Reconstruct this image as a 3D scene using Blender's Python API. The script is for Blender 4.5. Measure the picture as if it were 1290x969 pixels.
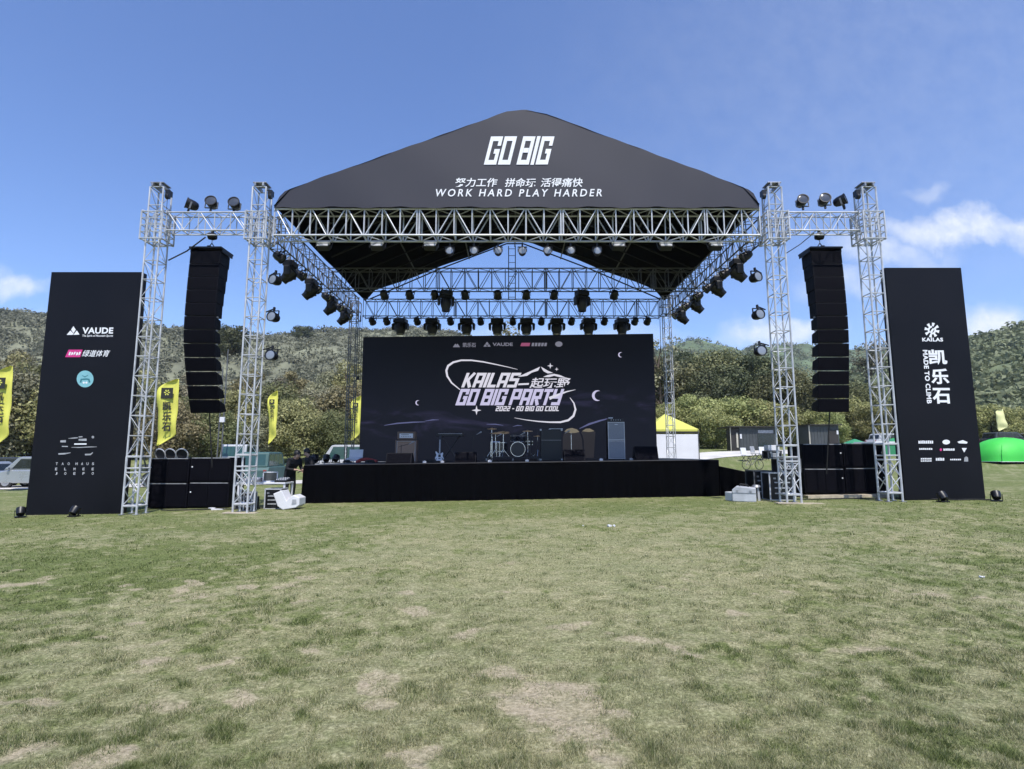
import bpy, bmesh, math, random
import numpy as np
from mathutils import Vector, Matrix
R = math.radians
scene = bpy.context.scene
COL = scene.collection
for o in list(bpy.data.objects): bpy.data.objects.remove(o)

# ---------------------------------------------------------------- camera, sky, sun, exposure
EYE, PITCH, FPX = 1.508, 0.1253, 692.1          # eye height, upward pitch, focal length in photo pixels
cam = bpy.data.objects.new("camera", bpy.data.cameras.new("camera")); COL.objects.link(cam)
cam.location = (0, 0, EYE); cam.rotation_euler = (math.pi/2 + PITCH, 0, 0)
cam.data.sensor_width = 36.0; cam.data.lens = 36.0*FPX/1290.0
cam.data.clip_start = 0.05; cam.data.clip_end = 6000
scene.camera = cam
SUN_EL, SUN_AZ = R(61), R(166)                   # azimuth clockwise from +Y: the sun stands behind the camera, a little right
scene.view_settings.view_transform = 'Standard'; scene.view_settings.look = 'None'
scene.view_settings.exposure = 0.42; scene.view_settings.gamma = 1.0
world = bpy.data.worlds.new("World"); scene.world = world; world.use_nodes = True

def N(nt, typ, **kw):
    n = nt.nodes.new(typ)
    for k, v in kw.items(): setattr(n, k, v)
    return n
def L(nt, a, b): nt.links.new(a, b)
def mth(nt, op, a, b=None, clamp=False):
    n = N(nt, 'ShaderNodeMath', operation=op, use_clamp=clamp)
    for i, v in enumerate((a, b)):
        if v is None: continue
        if isinstance(v, (int, float)): n.inputs[i].default_value = v
        else: L(nt, v, n.inputs[i])
    return n.outputs[0]

def build_world():
    nt = world.node_tree; nt.nodes.clear()
    out = N(nt, 'ShaderNodeOutputWorld'); bg = N(nt, 'ShaderNodeBackground')
    sky = N(nt, 'ShaderNodeTexSky', sky_type='NISHITA')
    sky.sun_disc = False; sky.sun_elevation = SUN_EL; sky.sun_rotation = SUN_AZ
    sky.altitude = 100; sky.air_density = 1.0; sky.dust_density = 0.6; sky.ozone_density = 2.0
    tc = N(nt, 'ShaderNodeTexCoord')
    sep = N(nt, 'ShaderNodeSeparateXYZ'); L(nt, tc.outputs['Generated'], sep.inputs[0])
    yy = mth(nt, 'MAXIMUM', sep.outputs['Y'], 0.02)
    X = mth(nt, 'DIVIDE', sep.outputs['X'], yy); Z = mth(nt, 'DIVIDE', sep.outputs['Z'], yy)
    v = N(nt, 'ShaderNodeCombineXYZ'); L(nt, X, v.inputs[0]); L(nt, Z, v.inputs[1])
    n1 = N(nt, 'ShaderNodeTexNoise'); n1.inputs['Scale'].default_value = 5.5; n1.inputs['Detail'].default_value = 9
    n1.inputs['Roughness'].default_value = 0.6; L(nt, v.outputs[0], n1.inputs['Vector'])
    n2 = N(nt, 'ShaderNodeTexNoise'); n2.inputs['Scale'].default_value = 18; n2.inputs['Detail'].default_value = 6
    n2.inputs['Roughness'].default_value = 0.65; L(nt, v.outputs[0], n2.inputs['Vector'])
    off = N(nt, 'ShaderNodeVectorMath', operation='SUBTRACT'); L(nt, n1.outputs['Color'], off.inputs[0]); off.inputs[1].default_value = (.5, .5, .5)
    off2 = N(nt, 'ShaderNodeVectorMath', operation='SCALE'); L(nt, off.outputs[0], off2.inputs[0]); off2.inputs['Scale'].default_value = .16
    vd = N(nt, 'ShaderNodeVectorMath', operation='ADD'); L(nt, v.outputs[0], vd.inputs[0]); L(nt, off2.outputs[0], vd.inputs[1])
    acc = None
    # cloud banks: (azimuth tangent, elevation tangent, half width, half height, strength)
    for cx, cz, rx, rz, s in ((.86, .435, .21, .032, .85), (.85, .70, .75, .55, .10), (.72, .385, .13, .035, .6), (.80, .50, .075, .022, .34), (1.0, .43, .12, .035, .78),
                              (-.92, .325, .06, .024, .75), (-.99, .33, .08, .03, .6), (.885, .235, .085, .05, .95), (.50, .215, .12, .03, .8), (.65, .31, .13, .04, .5),
                              (.08, .21, .30, .03, .30), (-.97, .26, .10, .014, .5)):
        d = N(nt, 'ShaderNodeVectorMath', operation='SUBTRACT'); L(nt, vd.outputs[0], d.inputs[0]); d.inputs[1].default_value = (cx, cz, 0)
        e = N(nt, 'ShaderNodeVectorMath', operation='DIVIDE'); L(nt, d.outputs[0], e.inputs[0]); e.inputs[1].default_value = (rx, rz, 1)
        ln = N(nt, 'ShaderNodeVectorMath', operation='LENGTH'); L(nt, e.outputs[0], ln.inputs[0])
        mr = N(nt, 'ShaderNodeMapRange', interpolation_type='SMOOTHSTEP'); L(nt, ln.outputs['Value'], mr.inputs['Value'])
        mr.inputs['From Min'].default_value = 1.35; mr.inputs['From Max'].default_value = .25
        t = mth(nt, 'MULTIPLY', mr.outputs[0], s)
        acc = t if acc is None else mth(nt, 'MAXIMUM', acc, t)
    det = N(nt, 'ShaderNodeMapRange'); L(nt, n2.outputs['Fac'], det.inputs['Value'])
    det.inputs['From Min'].default_value = .3; det.inputs['From Max'].default_value = .62; det.inputs['To Min'].default_value = .45
    cl = mth(nt, 'MULTIPLY', acc, det.outputs[0], True)
    front = mth(nt, 'GREATER_THAN', sep.outputs['Y'], .03); cl = mth(nt, 'MULTIPLY', cl, front)
    tint = N(nt, 'ShaderNodeMix', data_type='RGBA', blend_type='MULTIPLY'); tint.inputs['Factor'].default_value = 1
    L(nt, sky.outputs[0], tint.inputs['A']); tint.inputs['B'].default_value = SKY_TINT
    mx = N(nt, 'ShaderNodeMix', data_type='RGBA'); L(nt, cl, mx.inputs['Factor'])
    L(nt, tint.outputs['Result'], mx.inputs['A']); mx.inputs['B'].default_value = (5.0, 5.25, 5.6, 1)
    L(nt, mx.outputs['Result'], bg.inputs['Color']); bg.inputs['Strength'].default_value = .15
    L(nt, bg.outputs[0], out.inputs['Surface'])
SKY_TINT = (.73, .83, 1.08, 1)
build_world()
sun = bpy.data.objects.new("sun", bpy.data.lights.new("sun", 'SUN')); COL.objects.link(sun)
sun.data.energy = 4.3; sun.data.angle = R(.53); sun.data.color = (1, .955, .89)
sd = Vector((math.sin(SUN_AZ)*math.cos(SUN_EL), math.cos(SUN_AZ)*math.cos(SUN_EL), math.sin(SUN_EL)))
sun.rotation_euler = sd.to_track_quat('Z', 'Y').to_euler(); sun.location = (0, -20, 40)
HAZE = 0.00018
scene.cycles.volume_bounces = 0; scene.cycles.max_bounces = 6; scene.cycles.transparent_max_bounces = 6
scene.cycles.use_denoising = True

# ---------------------------------------------------------------- helpers
def at(u, v, Y):
    """world point that stands Y metres ahead and is seen at pixel u, v of the photograph"""
    r = (u-645)/FPX; up = (484.5-v)/FPX
    d = Y/(math.cos(PITCH)-up*math.sin(PITCH))
    return Vector((r*d, Y, EYE+d*(math.sin(PITCH)+up*math.cos(PITCH))))
def ss(a, b, x):
    t = np.clip((np.asarray(x, float)-a)/(b-a), 0, 1); return t*t*(3-2*t)
def terrain(x, y):
    x = np.asarray(x, float); y = np.asarray(y, float)
    z = .0175*30*np.tanh(x/30.) + 1.5*ss(34, 54, y) + .035*np.maximum(0, y-54)
    z = z + .018*np.sin(x*.9+1.3)*np.sin(y*.8)*ss(3, 8, y)*(1-ss(14, 16, y))
    return z
def tz(x, y): return float(terrain(x, y))
def hsh(ix, iy, s):
    h = (ix.astype(np.int64)*374761393 + iy.astype(np.int64)*668265263 + s*1442695041) & 0x7fffffff
    h = ((h ^ (h >> 13))*1274126177) & 0x7fffffff
    return ((h ^ (h >> 16)) & 0xffff)/65535.
def vnoise(x, y, s=0):
    ix = np.floor(x); iy = np.floor(y); fx = x-ix; fy = y-iy
    fx = fx*fx*(3-2*fx); fy = fy*fy*(3-2*fy)
    a = hsh(ix, iy, s); b = hsh(ix+1, iy, s); c = hsh(ix, iy+1, s); d = hsh(ix+1, iy+1, s)
    return a+(b-a)*fx+(c-a)*fy+(a-b-c+d)*fx*fy
def fbm(x, y, s=0, o=4, g=.5):
    t = 0; a = 1; n = 0
    for i in range(o):
        t = t+a*vnoise(x*2**i+i*17.3, y*2**i-i*9.1, s+i); n += a; a *= g
    return t/n

class MB:
    """collects shapes into one mesh"""
    def __init__(s): s.v = []; s.f = []; s.m = []; s.k = 0
    def add(s, vs, fs):
        b = len(s.v); s.v += [tuple(p) for p in vs]
        for f in fs: s.f.append(tuple(b+i for i in f)); s.m.append(s.k)
        return s
    def box(s, c, d, rot=None):
        c = Vector(c); h = Vector(d)/2
        vs = [Vector((x*h.x, y*h.y, z*h.z)) for x in (-1, 1) for y in (-1, 1) for z in (-1, 1)]
        if rot is not None: vs = [rot @ p for p in vs]
        return s.add([c+p for p in vs], [(0, 1, 3, 2), (4, 6, 7, 5), (0, 4, 5, 1), (2, 3, 7, 6), (0, 2, 6, 4), (1, 5, 7, 3)])
    def b2(s, lo, hi):
        lo = Vector(lo); hi = Vector(hi); return s.box((lo+hi)/2, hi-lo)
    def tube(s, p, q, r, n=6, r2=None, cap=True):
        p = Vector(p); q = Vector(q); d = (q-p)
        if d.length < 1e-6: return s
        d.normalize(); a = d.orthogonal().normalized(); b = d.cross(a); r2 = r if r2 is None else r2
        vs = []
        for c, rr in ((p, r), (q, r2)):
            for i in range(n):
                t = 2*math.pi*(i+.5)/n; vs.append(c+a*(rr*math.cos(t))+b*(rr*math.sin(t)))
        fs = [(i, (i+1) % n, n+(i+1) % n, n+i) for i in range(n)]
        if cap: fs += [tuple(range(n-1, -1, -1)), tuple(range(n, 2*n))]
        return s.add(vs, fs)
    def path(s, pts, r, n=6):
        for a, b in zip(pts[:-1], pts[1:]): s.tube(a, b, r, n)
        return s
    def lathe(s, prof, M=None, n=16, cap=True):
        """profile of (radius, height) turned about Z, then placed by M"""
        M = M or Matrix.Identity(4); vs = []; fs = []
        for r, z in prof:
            for i in range(n):
                t = 2*math.pi*i/n; vs.append(M @ Vector((r*math.cos(t), r*math.sin(t), z)))
        for k in range(len(prof)-1):
            for i in range(n):
                j = (i+1) % n; fs.append((k*n+i, k*n+j, k*n+n+j, k*n+n+i))
        if cap: fs.append(tuple(range(n-1, -1, -1))); fs.append(tuple(range((len(prof)-1)*n, len(prof)*n)))
        return s.add(vs, fs)
    def prism(s, poly, a, b, axis='y'):
        """polygon (p, q) pushed from a to b: axis y -> (p, ., q), axis x -> (., p, q), axis z -> (p, q, .)"""
        def P(p, q, t): return {'y': (p, t, q), 'x': (t, p, q), 'z': (p, q, t)}[axis]
        n = len(poly); vs = [P(p, q, a) for p, q in poly]+[P(p, q, b) for p, q in poly]
        return s.add(vs, [(i, (i+1) % n, n+(i+1) % n, n+i) for i in range(n)]+[tuple(range(n-1, -1, -1)), tuple(range(n, 2*n))])
    def mesh(s, mesh, f):
        return s.add([f(v.co) for v in mesh.vertices], [tuple(p.vertices) for p in mesh.polygons])
    def build(s, name, mats, parent=None, smooth=False, bevel=0, fix=True):
        me = bpy.data.meshes.new(name); me.from_pydata(s.v, [], s.f)
        if not isinstance(mats, (list, tuple)): mats = [mats]
        for m in mats: me.materials.append(m)
        if len(mats) > 1: me.polygons.foreach_set('material_index', s.m)
        if fix:
            bm = bmesh.new(); bm.from_mesh(me); bmesh.ops.recalc_face_normals(bm, faces=bm.faces[:]); bm.to_mesh(me); bm.free()
        if smooth:
            me.shade_smooth(); me.set_sharp_from_angle(angle=R(40))
        o = bpy.data.objects.new(name, me); COL.objects.link(o)
        if parent: o.parent = parent
        if bevel:
            md = o.modifiers.new('edge', 'BEVEL'); md.width = bevel; md.segments = 2; md.limit_method = 'ANGLE'; md.angle_limit = R(40)
        return o
def tag(o, label=None, cat=None, group=None, kind=None):
    for k, v in (('label', label), ('category', cat), ('group', group), ('kind', kind)):
        if v: o[k] = v
    return o
def thing(name, label, cat, loc=(0, 0, 0), rz=0, group=None):
    o = bpy.data.objects.new(name, None); COL.objects.link(o); o.empty_display_size = .2
    o.location = loc; o.rotation_euler = (0, 0, rz)
    return tag(o, label, cat, group)
def dup(root, loc=None, rz=None, label=None, group=None, scale=None):
    """copy of a thing with copies of its parts and sub-parts"""
    def cp(o, par):
        c = o.copy(); COL.objects.link(c)
        if par: c.parent = par
        for ch in o.children: cp(ch, c)
        return c
    r = cp(root, None)
    if loc is not None: r.location = loc
    if rz is not None: r.rotation_euler = (0, 0, rz)
    if scale is not None: r.scale = scale if isinstance(scale, (tuple, list)) else (scale,)*3
    if label: r['label'] = label
    if group: r['group'] = group
    return r
ORD = ['leftmost', 'second from the left', 'third from the left', 'fourth from the left', 'fifth from the left', 'sixth from the left',
       'seventh from the left', 'eighth from the left', 'ninth from the left', 'tenth from the left', 'eleventh from the left', 'twelfth from the left', 'thirteenth from the left', 'fourteenth from the left', 'fifteenth from the left', 'sixteenth from the left']
def ordn(i, n):
    if i < (n+1)//2: return ORD[i]
    return ORD[n-1-i].replace('left', 'right')

# ---------------------------------------------------------------- materials
MATS = {}
def mat(name, col, rough=.6, metal=0, var=.12, scale=6., bump=0, bscale=60., spec=.5, sheen=0, emit=None, es=0, trans=0, coat=0):
    """principled material whose colour wanders with noise so that nothing is flat"""
    m = bpy.data.materials.new(name); m.use_nodes = True; nt = m.node_tree; b = nt.nodes['Principled BSDF']
    tc = N(nt, 'ShaderNodeTexCoord'); ns = N(nt, 'ShaderNodeTexNoise'); ns.inputs['Scale'].default_value = scale; ns.inputs['Detail'].default_value = 5
    L(nt, tc.outputs['Object'], ns.inputs['Vector'])
    mr = N(nt, 'ShaderNodeMapRange'); L(nt, ns.outputs['Fac'], mr.inputs['Value']); mr.inputs['From Min'].default_value = .3; mr.inputs['From Max'].default_value = .7
    mr.inputs['To Min'].default_value = 1-var; mr.inputs['To Max'].default_value = 1+var
    mx = N(nt, 'ShaderNodeVectorMath', operation='SCALE'); mx.inputs[0].default_value = col[:3]; L(nt, mr.outputs[0], mx.inputs['Scale'])
    L(nt, mx.outputs[0], b.inputs['Base Color'])
    rr = N(nt, 'ShaderNodeMapRange'); L(nt, ns.outputs['Fac'], rr.inputs['Value']); rr.inputs['To Min'].default_value = max(0, rough-.12); rr.inputs['To Max'].default_value = min(1, rough+.12)
    L(nt, rr.outputs[0], b.inputs['Roughness'])
    b.inputs['Metallic'].default_value = metal; b.inputs['Specular IOR Level'].default_value = spec
    if sheen: b.inputs['Sheen Weight'].default_value = sheen; b.inputs['Sheen Roughness'].default_value = .5
    if coat: b.inputs['Coat Weight'].default_value = coat; b.inputs['Coat Roughness'].default_value = .08
    if emit: b.inputs['Emission Color'].default_value = (*emit, 1); b.inputs['Emission Strength'].default_value = es
    if trans: b.inputs['Transmission Weight'].default_value = trans
    if bump:
        n2 = N(nt, 'ShaderNodeTexNoise'); n2.inputs['Scale'].default_value = bscale; n2.inputs['Detail'].default_value = 4; L(nt, tc.outputs['Object'], n2.inputs['Vector'])
        bp = N(nt, 'ShaderNodeBump'); bp.inputs['Strength'].default_value = bump; bp.inputs['Distance'].default_value = .02
        L(nt, n2.outputs['Fac'], bp.inputs['Height']); L(nt, bp.outputs[0], b.inputs['Normal'])
    MATS[name] = m
    return m
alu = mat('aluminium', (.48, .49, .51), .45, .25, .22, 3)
alu_dull_shaded = mat('dull and shaded aluminium', (.115, .118, .122), .5, .3, .2, 3)  # darkened aluminium: roof shade painted into the rig, plain dull metal elsewhere
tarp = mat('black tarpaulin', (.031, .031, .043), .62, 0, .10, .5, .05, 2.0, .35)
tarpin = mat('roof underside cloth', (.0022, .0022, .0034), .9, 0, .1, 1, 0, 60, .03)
velvet = mat('black skirt cloth', (.0010, .0011, .0019), .9, 0, .25, 1.2, .5, 5, .05)
deckm = mat('black stage boards', (.012, .012, .014), .55, 0, .3, 2)
bannerm = mat('black banner vinyl', (.0042, .0042, .0068), .48, 0, .25, .5, .22, .9, .18)
bansidem = mat('black banner side', (.006, .006, .008), .6, 0, .1, 1)
cabm = mat('black speaker paint', (.0030, .0030, .0060), .55, 0, .15, 5, .3, 200, .10)
grillm = mat('black speaker grille', (.0024, .0024, .0052), .7, 0, .2, 30, .6, 300, .07)
lampm = mat('black lamp housing', (.0042, .0042, .0058), .42, 0, .2, 10, 0, 60, .45)
lensm = mat('lamp lens glass', (.24, .26, .29), .12, .2, .08, 8, 0, 60, .8)
lensd = mat('dark lamp lens', (.05, .055, .065), .1, 0, .1, 8, 0, 60, .8)
whitep = mat('white print', (.72, .73, .76), .6, 0, .04, 2)
whiteplas = mat('white plastic', (.62, .62, .64), .4, 0, .06, 4)
steel = mat('zinc steel', (.35, .35, .36), .45, .7, .2, 6)
rubber = mat('black rubber', (.012, .012, .012), .75, 0, .2, 8)
pinkp = mat('magenta print', (.55, .03, .20), .6, 0, .05, 4)
tealp = mat('pale teal print', (.19, .43, .48), .6, 0, .06, 4)
tealdark = mat('dark teal print', (.03, .16, .19), .6, 0, .06, 4)
softp = mat('soft grey print', (.42, .43, .45), .6, 0, .1, 8)
greyp = mat('grey print', (.30, .31, .33), .6, 0, .3, 8)
wood = mat('pale plywood', (.42, .36, .27), .6, 0, .2, 5)
skin = mat('skin', (.42, .27, .20), .55, 0, .08, 8)
blackcloth = mat('black clothing', (.008, .008, .010), .85, 0, .2, 10, .3, 30)
hairm = mat('black hair', (.010, .008, .007), .5, 0, .2, 30)

# ---------------------------------------------------------------- lettering
def text_mesh(s, offset=0., shear=0., spacing=1.):
    c = bpy.data.curves.new('t', 'FONT'); c.body = s; c.offset = offset; c.shear = shear; c.space_character = spacing; c.resolution_u = 3
    o = bpy.data.objects.new('t', c); COL.objects.link(o); bpy.context.view_layer.update()
    m = bpy.data.meshes.new_from_object(o.evaluated_get(bpy.context.evaluated_depsgraph_get()))
    bpy.data.objects.remove(o); bpy.data.curves.remove(c)
    return m
BLK = {}
l_, r_, b_, t_, m_ = .09, .51, .09, .91, .5
BLK['G'] = (.6, [[(r_, .66), (r_, t_), (l_, t_), (l_, b_), (r_, b_), (r_, .47), (.33, .47)]])
BLK['O'] = (.6, [[(l_, m_), (l_, b_), (r_, b_), (r_, t_), (l_, t_), (l_, m_)]])
BLK['B'] = (.6, [[(l_, m_), (l_, b_), (r_, b_), (r_, t_), (l_, t_), (l_, m_)], [(.18, m_), (.42, m_)]])
BLK['I'] = (.18, [[(.09, 0), (.09, 1)]])
BLK['K'] = (.6, [[(l_, 0), (l_, 1)], [(.52, 1), (.24, m_), (.52, 0)]])
BLK['A'] = (.6, [[(l_, 0), (l_, t_), (r_, t_), (r_, 0)], [(.18, .38), (.42, .38)]])
BLK['L'] = (.52, [[(l_, 1), (l_, b_), (.52, b_)]])
BLK['S'] = (.6, [[(.6, t_), (l_, t_), (l_, .53), (r_, .53), (r_, b_), (0, b_)]])
BLK['P'] = (.6, [[(l_, 0), (l_, t_), (r_, t_), (r_, .45), (.18, .45)]])
BLK['R'] = (.6, [[(l_, 0), (l_, t_), (r_, t_), (r_, .47), (.18, .47)], [(.30, .38), (.50, 0)]])
BLK['T'] = (.56, [[(0, t_), (.56, t_)], [(.28, .82), (.28, 0)]])
BLK['Y'] = (.6, [[(l_, 1), (l_, .5), (.42, .5)], [(r_, 1), (r_, b_), (.05, b_)]])
BLK['C'] = (.56, [[(.56, t_), (l_, t_), (l_, b_), (.56, b_)]])
BLK['2'] = (.56, [[(0, t_), (.47, t_), (.47, .5), (l_, .5), (l_, b_), (.56, b_)]])
BLK['0'] = BLK['O']; BLK['-'] = (.4, [[(.02, .5), (.38, .5)]]); BLK[' '] = (.16, [])
def block_text(s, t=.18, gap=.10, shear=.22):
    """angular condensed capitals: ((x, y, lift) vertices, faces, width)"""
    V = []; F = []; x0 = 0
    for ch in s:
        w, strokes = BLK[ch]
        for k, pl in enumerate(strokes):
            pts = [Vector(p) for p in pl]; n = len(pts); base = len(V)
            for i, p in enumerate(pts):
                d0 = (pts[i]-pts[i-1]).normalized() if i > 0 else None
                d1 = (pts[i+1]-pts[i]).normalized() if i < n-1 else None
                if d0 is None: d0 = d1
                if d1 is None: d1 = d0
                n0 = Vector((-d0.y, d0.x)); n1 = Vector((-d1.y, d1.x)); nn = (n0+n1).normalized()
                k_ = min(1/max(nn.dot(n0), .4), 1.8)*t/2
                for sgn in (1, -1):
                    q = p+nn*(k_*sgn); V.append((x0+q.x+shear*q.y, q.y, k*.004))
            for i in range(n-1): F.append((base+2*i, base+2*i+1, base+2*i+3, base+2*i+2))
        x0 += w+gap
    return V, F, x0-gap+shear
def fit(mb, src, x0, x1, z0, z1, y, lift=0., rot=0, curve=None):
    """lay flat lettering into the box x0..x1, z0..z1 of the plane y (facing -Y)"""
    if isinstance(src, tuple): vs = [Vector(v) for v in src[0]]; fs = src[1]
    else: vs = [v.co.copy() for v in src.vertices]; fs = [tuple(p.vertices) for p in src.polygons]
    if rot: vs = [Vector((v.y, -v.x, v.z)) for v in vs]
    ax = min(v.x for v in vs); bx = max(v.x for v in vs); ay = min(v.y for v in vs); by = max(v.y for v in vs)
    o = []
    for v in vs:
        X = x0+(v.x-ax)/(bx-ax)*(x1-x0); Z = z0+(v.y-ay)/(by-ay)*(z1-z0)
        o.append((X, (curve(X, Z) if curve else y)-v.z-lift, Z))
    mb.add(o, fs)
def fitpx(mb, src, u0, v0, u1, v1, Y, origin=(0, 0, 0), **k):
    a = at(u0, v1, Y)-Vector(origin); b = at(u1, v0, Y)-Vector(origin)
    fit(mb, src, a.x, b.x, a.z, b.z, Y-origin[1], **k)
def polypx(mb, pts, Y, origin=(0, 0, 0), lift=0):
    vs = [at(u, v, Y)-Vector(origin)-Vector((0, lift, 0)) for u, v in pts]
    mb.add(vs, [tuple(range(len(vs)))])
def strip(mb, pts, ws, Y, origin=(0, 0, 0), lift=0):
    """tapering line drawn on a plane: pixel points with pixel half widths"""
    P = [Vector(p) for p in pts]; vs = []
    for i, p in enumerate(P):
        d = (P[min(i+1, len(P)-1)]-P[max(i-1, 0)]).normalized(); n = Vector((-d.y, d.x))*ws[i]
        for q in (p+n, p-n): vs.append(at(q.x, q.y, Y)-Vector(origin)-Vector((0, lift, 0)))
    mb.add(vs, [(2*i, 2*i+1, 2*i+3, 2*i+2) for i in range(len(P)-1)])
def ellpx(mb, u, v, ru, rv, Y, origin=(0, 0, 0), lift=0, n=20):
    polypx(mb, [(u+ru*math.cos(2*math.pi*i/n), v+rv*math.sin(2*math.pi*i/n)) for i in range(n)], Y, origin, lift)
def starpx(mb, u, v, r, Y, origin=(0, 0, 0), lift=0):
    pts = []
    for i in range(8):
        a = math.pi/4*i; q = r if i % 2 == 0 else r*.28; pts.append((u+q*math.cos(a)*(1 if i % 4 == 0 else 1), v+q*math.sin(a)))
    polypx(mb, pts, Y, origin, lift)
def moonpx(mb, u, v, r, Y, origin=(0, 0, 0), lift=0):
    a = [(u+r*math.cos(t), v+r*math.sin(t)) for t in np.linspace(R(70), R(290), 12)]
    b = [(u+r*.35+r*.85*math.cos(t), v+r*.85*math.sin(t)) for t in np.linspace(R(278), R(82), 12)]
    vs = a+b; n = 12
    P = [at(x, y, Y)-Vector(origin)-Vector((0, lift, 0)) for x, y in vs]
    mb.add(P, [(i, i+1, 2*n-2-i, 2*n-1-i) for i in range(n-1)])

# ---------------------------------------------------------------- ground
def dry_mask(x, y):
    """0 green turf .. 1 straw coloured turf"""
    wx = x+.35*(fbm(x*1.3, y*1.3, 91, 3)-.5); wy = y+.35*(fbm(x*1.3, y*1.3, 97, 3)-.5)
    n = fbm(wx*.55+3, wy*.55, 11, 3)*.24+fbm(wx*2.4, wy*2.0, 23, 3, .6)*.30+fbm(wx*8, wy*7, 29, 2, .6)*.26+fbm(x*21, y*17, 37, 2)*.20
    rdg = 1-np.abs(2*fbm(wx*1.15+9, wy*1.5, 61, 3)-1); n = n+.13*ss(.91, .99, rdg)*(1-ss(12, 16, y))
    rd2 = 1-np.abs(2*fbm(wx*3.1+2, wy*4.2, 67, 2)-1); n = n+.09*ss(.88, .99, rd2)*(1-ss(8, 13, y))
    c = np.exp(-((x-.8)/4.2)**2-((y-7)/5.5)**2)*.12 + np.exp(-((x+2.6)/1.6)**2-((y-3.6)/1.0)**2)*.06
    g = np.exp(-((x+6.2)/2.6)**2-((y-8.2)/2.2)**2)*.22 + np.exp(-((x-3.)/1.4)**2-((y-4.6)/1.)**2)*.07
    far = .05*ss(9, 15, y)
    c = c+.075*np.exp(-((x-.5)/1.9)**2)*ss(2, 3, y)*(1-ss(10, 15, y))
    k = np.clip((n+c*.9-g-far-.41)/.27, 0, .78)
    fl = ss(.60, .74, fbm(wx*5.2+4, wy*6.4, 101, 3, .6)+.25*(n-.5))
    return np.clip(k+.75*fl*(.35+.65*ss(.44, .56, n+c))*(1-.6*ss(9, 15, y)), 0, 1)
def bare_mask(x, y):
    """worn earth"""
    n = fbm(x*1.9, y*1.9, 41, 4)
    k = 0
    for cx, cy, rx, ry, a in ((.05, 3.65, .42, .38, .36), (.28, 3.15, .34, .35, .34), (-.75, 3.55, .26, .13, .28), (-2.35, 3.6, .5, .12, .20), (-2.6, 3.15, .45, .2, .22), (.15, 4.1, .3, .2, .15),
                              (-1.9, 5.1, .5, .2, .10), (-3.4, 4.8, .7, .2, .12), (3.9, 6.2, 1.2, .3, .10), (.9, 3.05, .25, .1, .2)):
        k = k + a*np.exp(-((x-cx)/rx)**2-((y-cy)/ry)**2)
    k = k+.50*np.clip((fbm(x*2.3+5, y*3.0, 71, 4)-.60)/.14, 0, 1)*(1-ss(6.5, 10, y))*(.55+.45*np.clip(-x/2, 0, 1)+.4*np.exp(-(x/1.2)**2))
    return np.clip((n*.7+k*.85+.35*(fbm(x*6, y*6, 53, 3)-.5)-.54)/.20, 0, 1)*(.7+.3*fbm(x*9, y*9, 57, 2))
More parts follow.
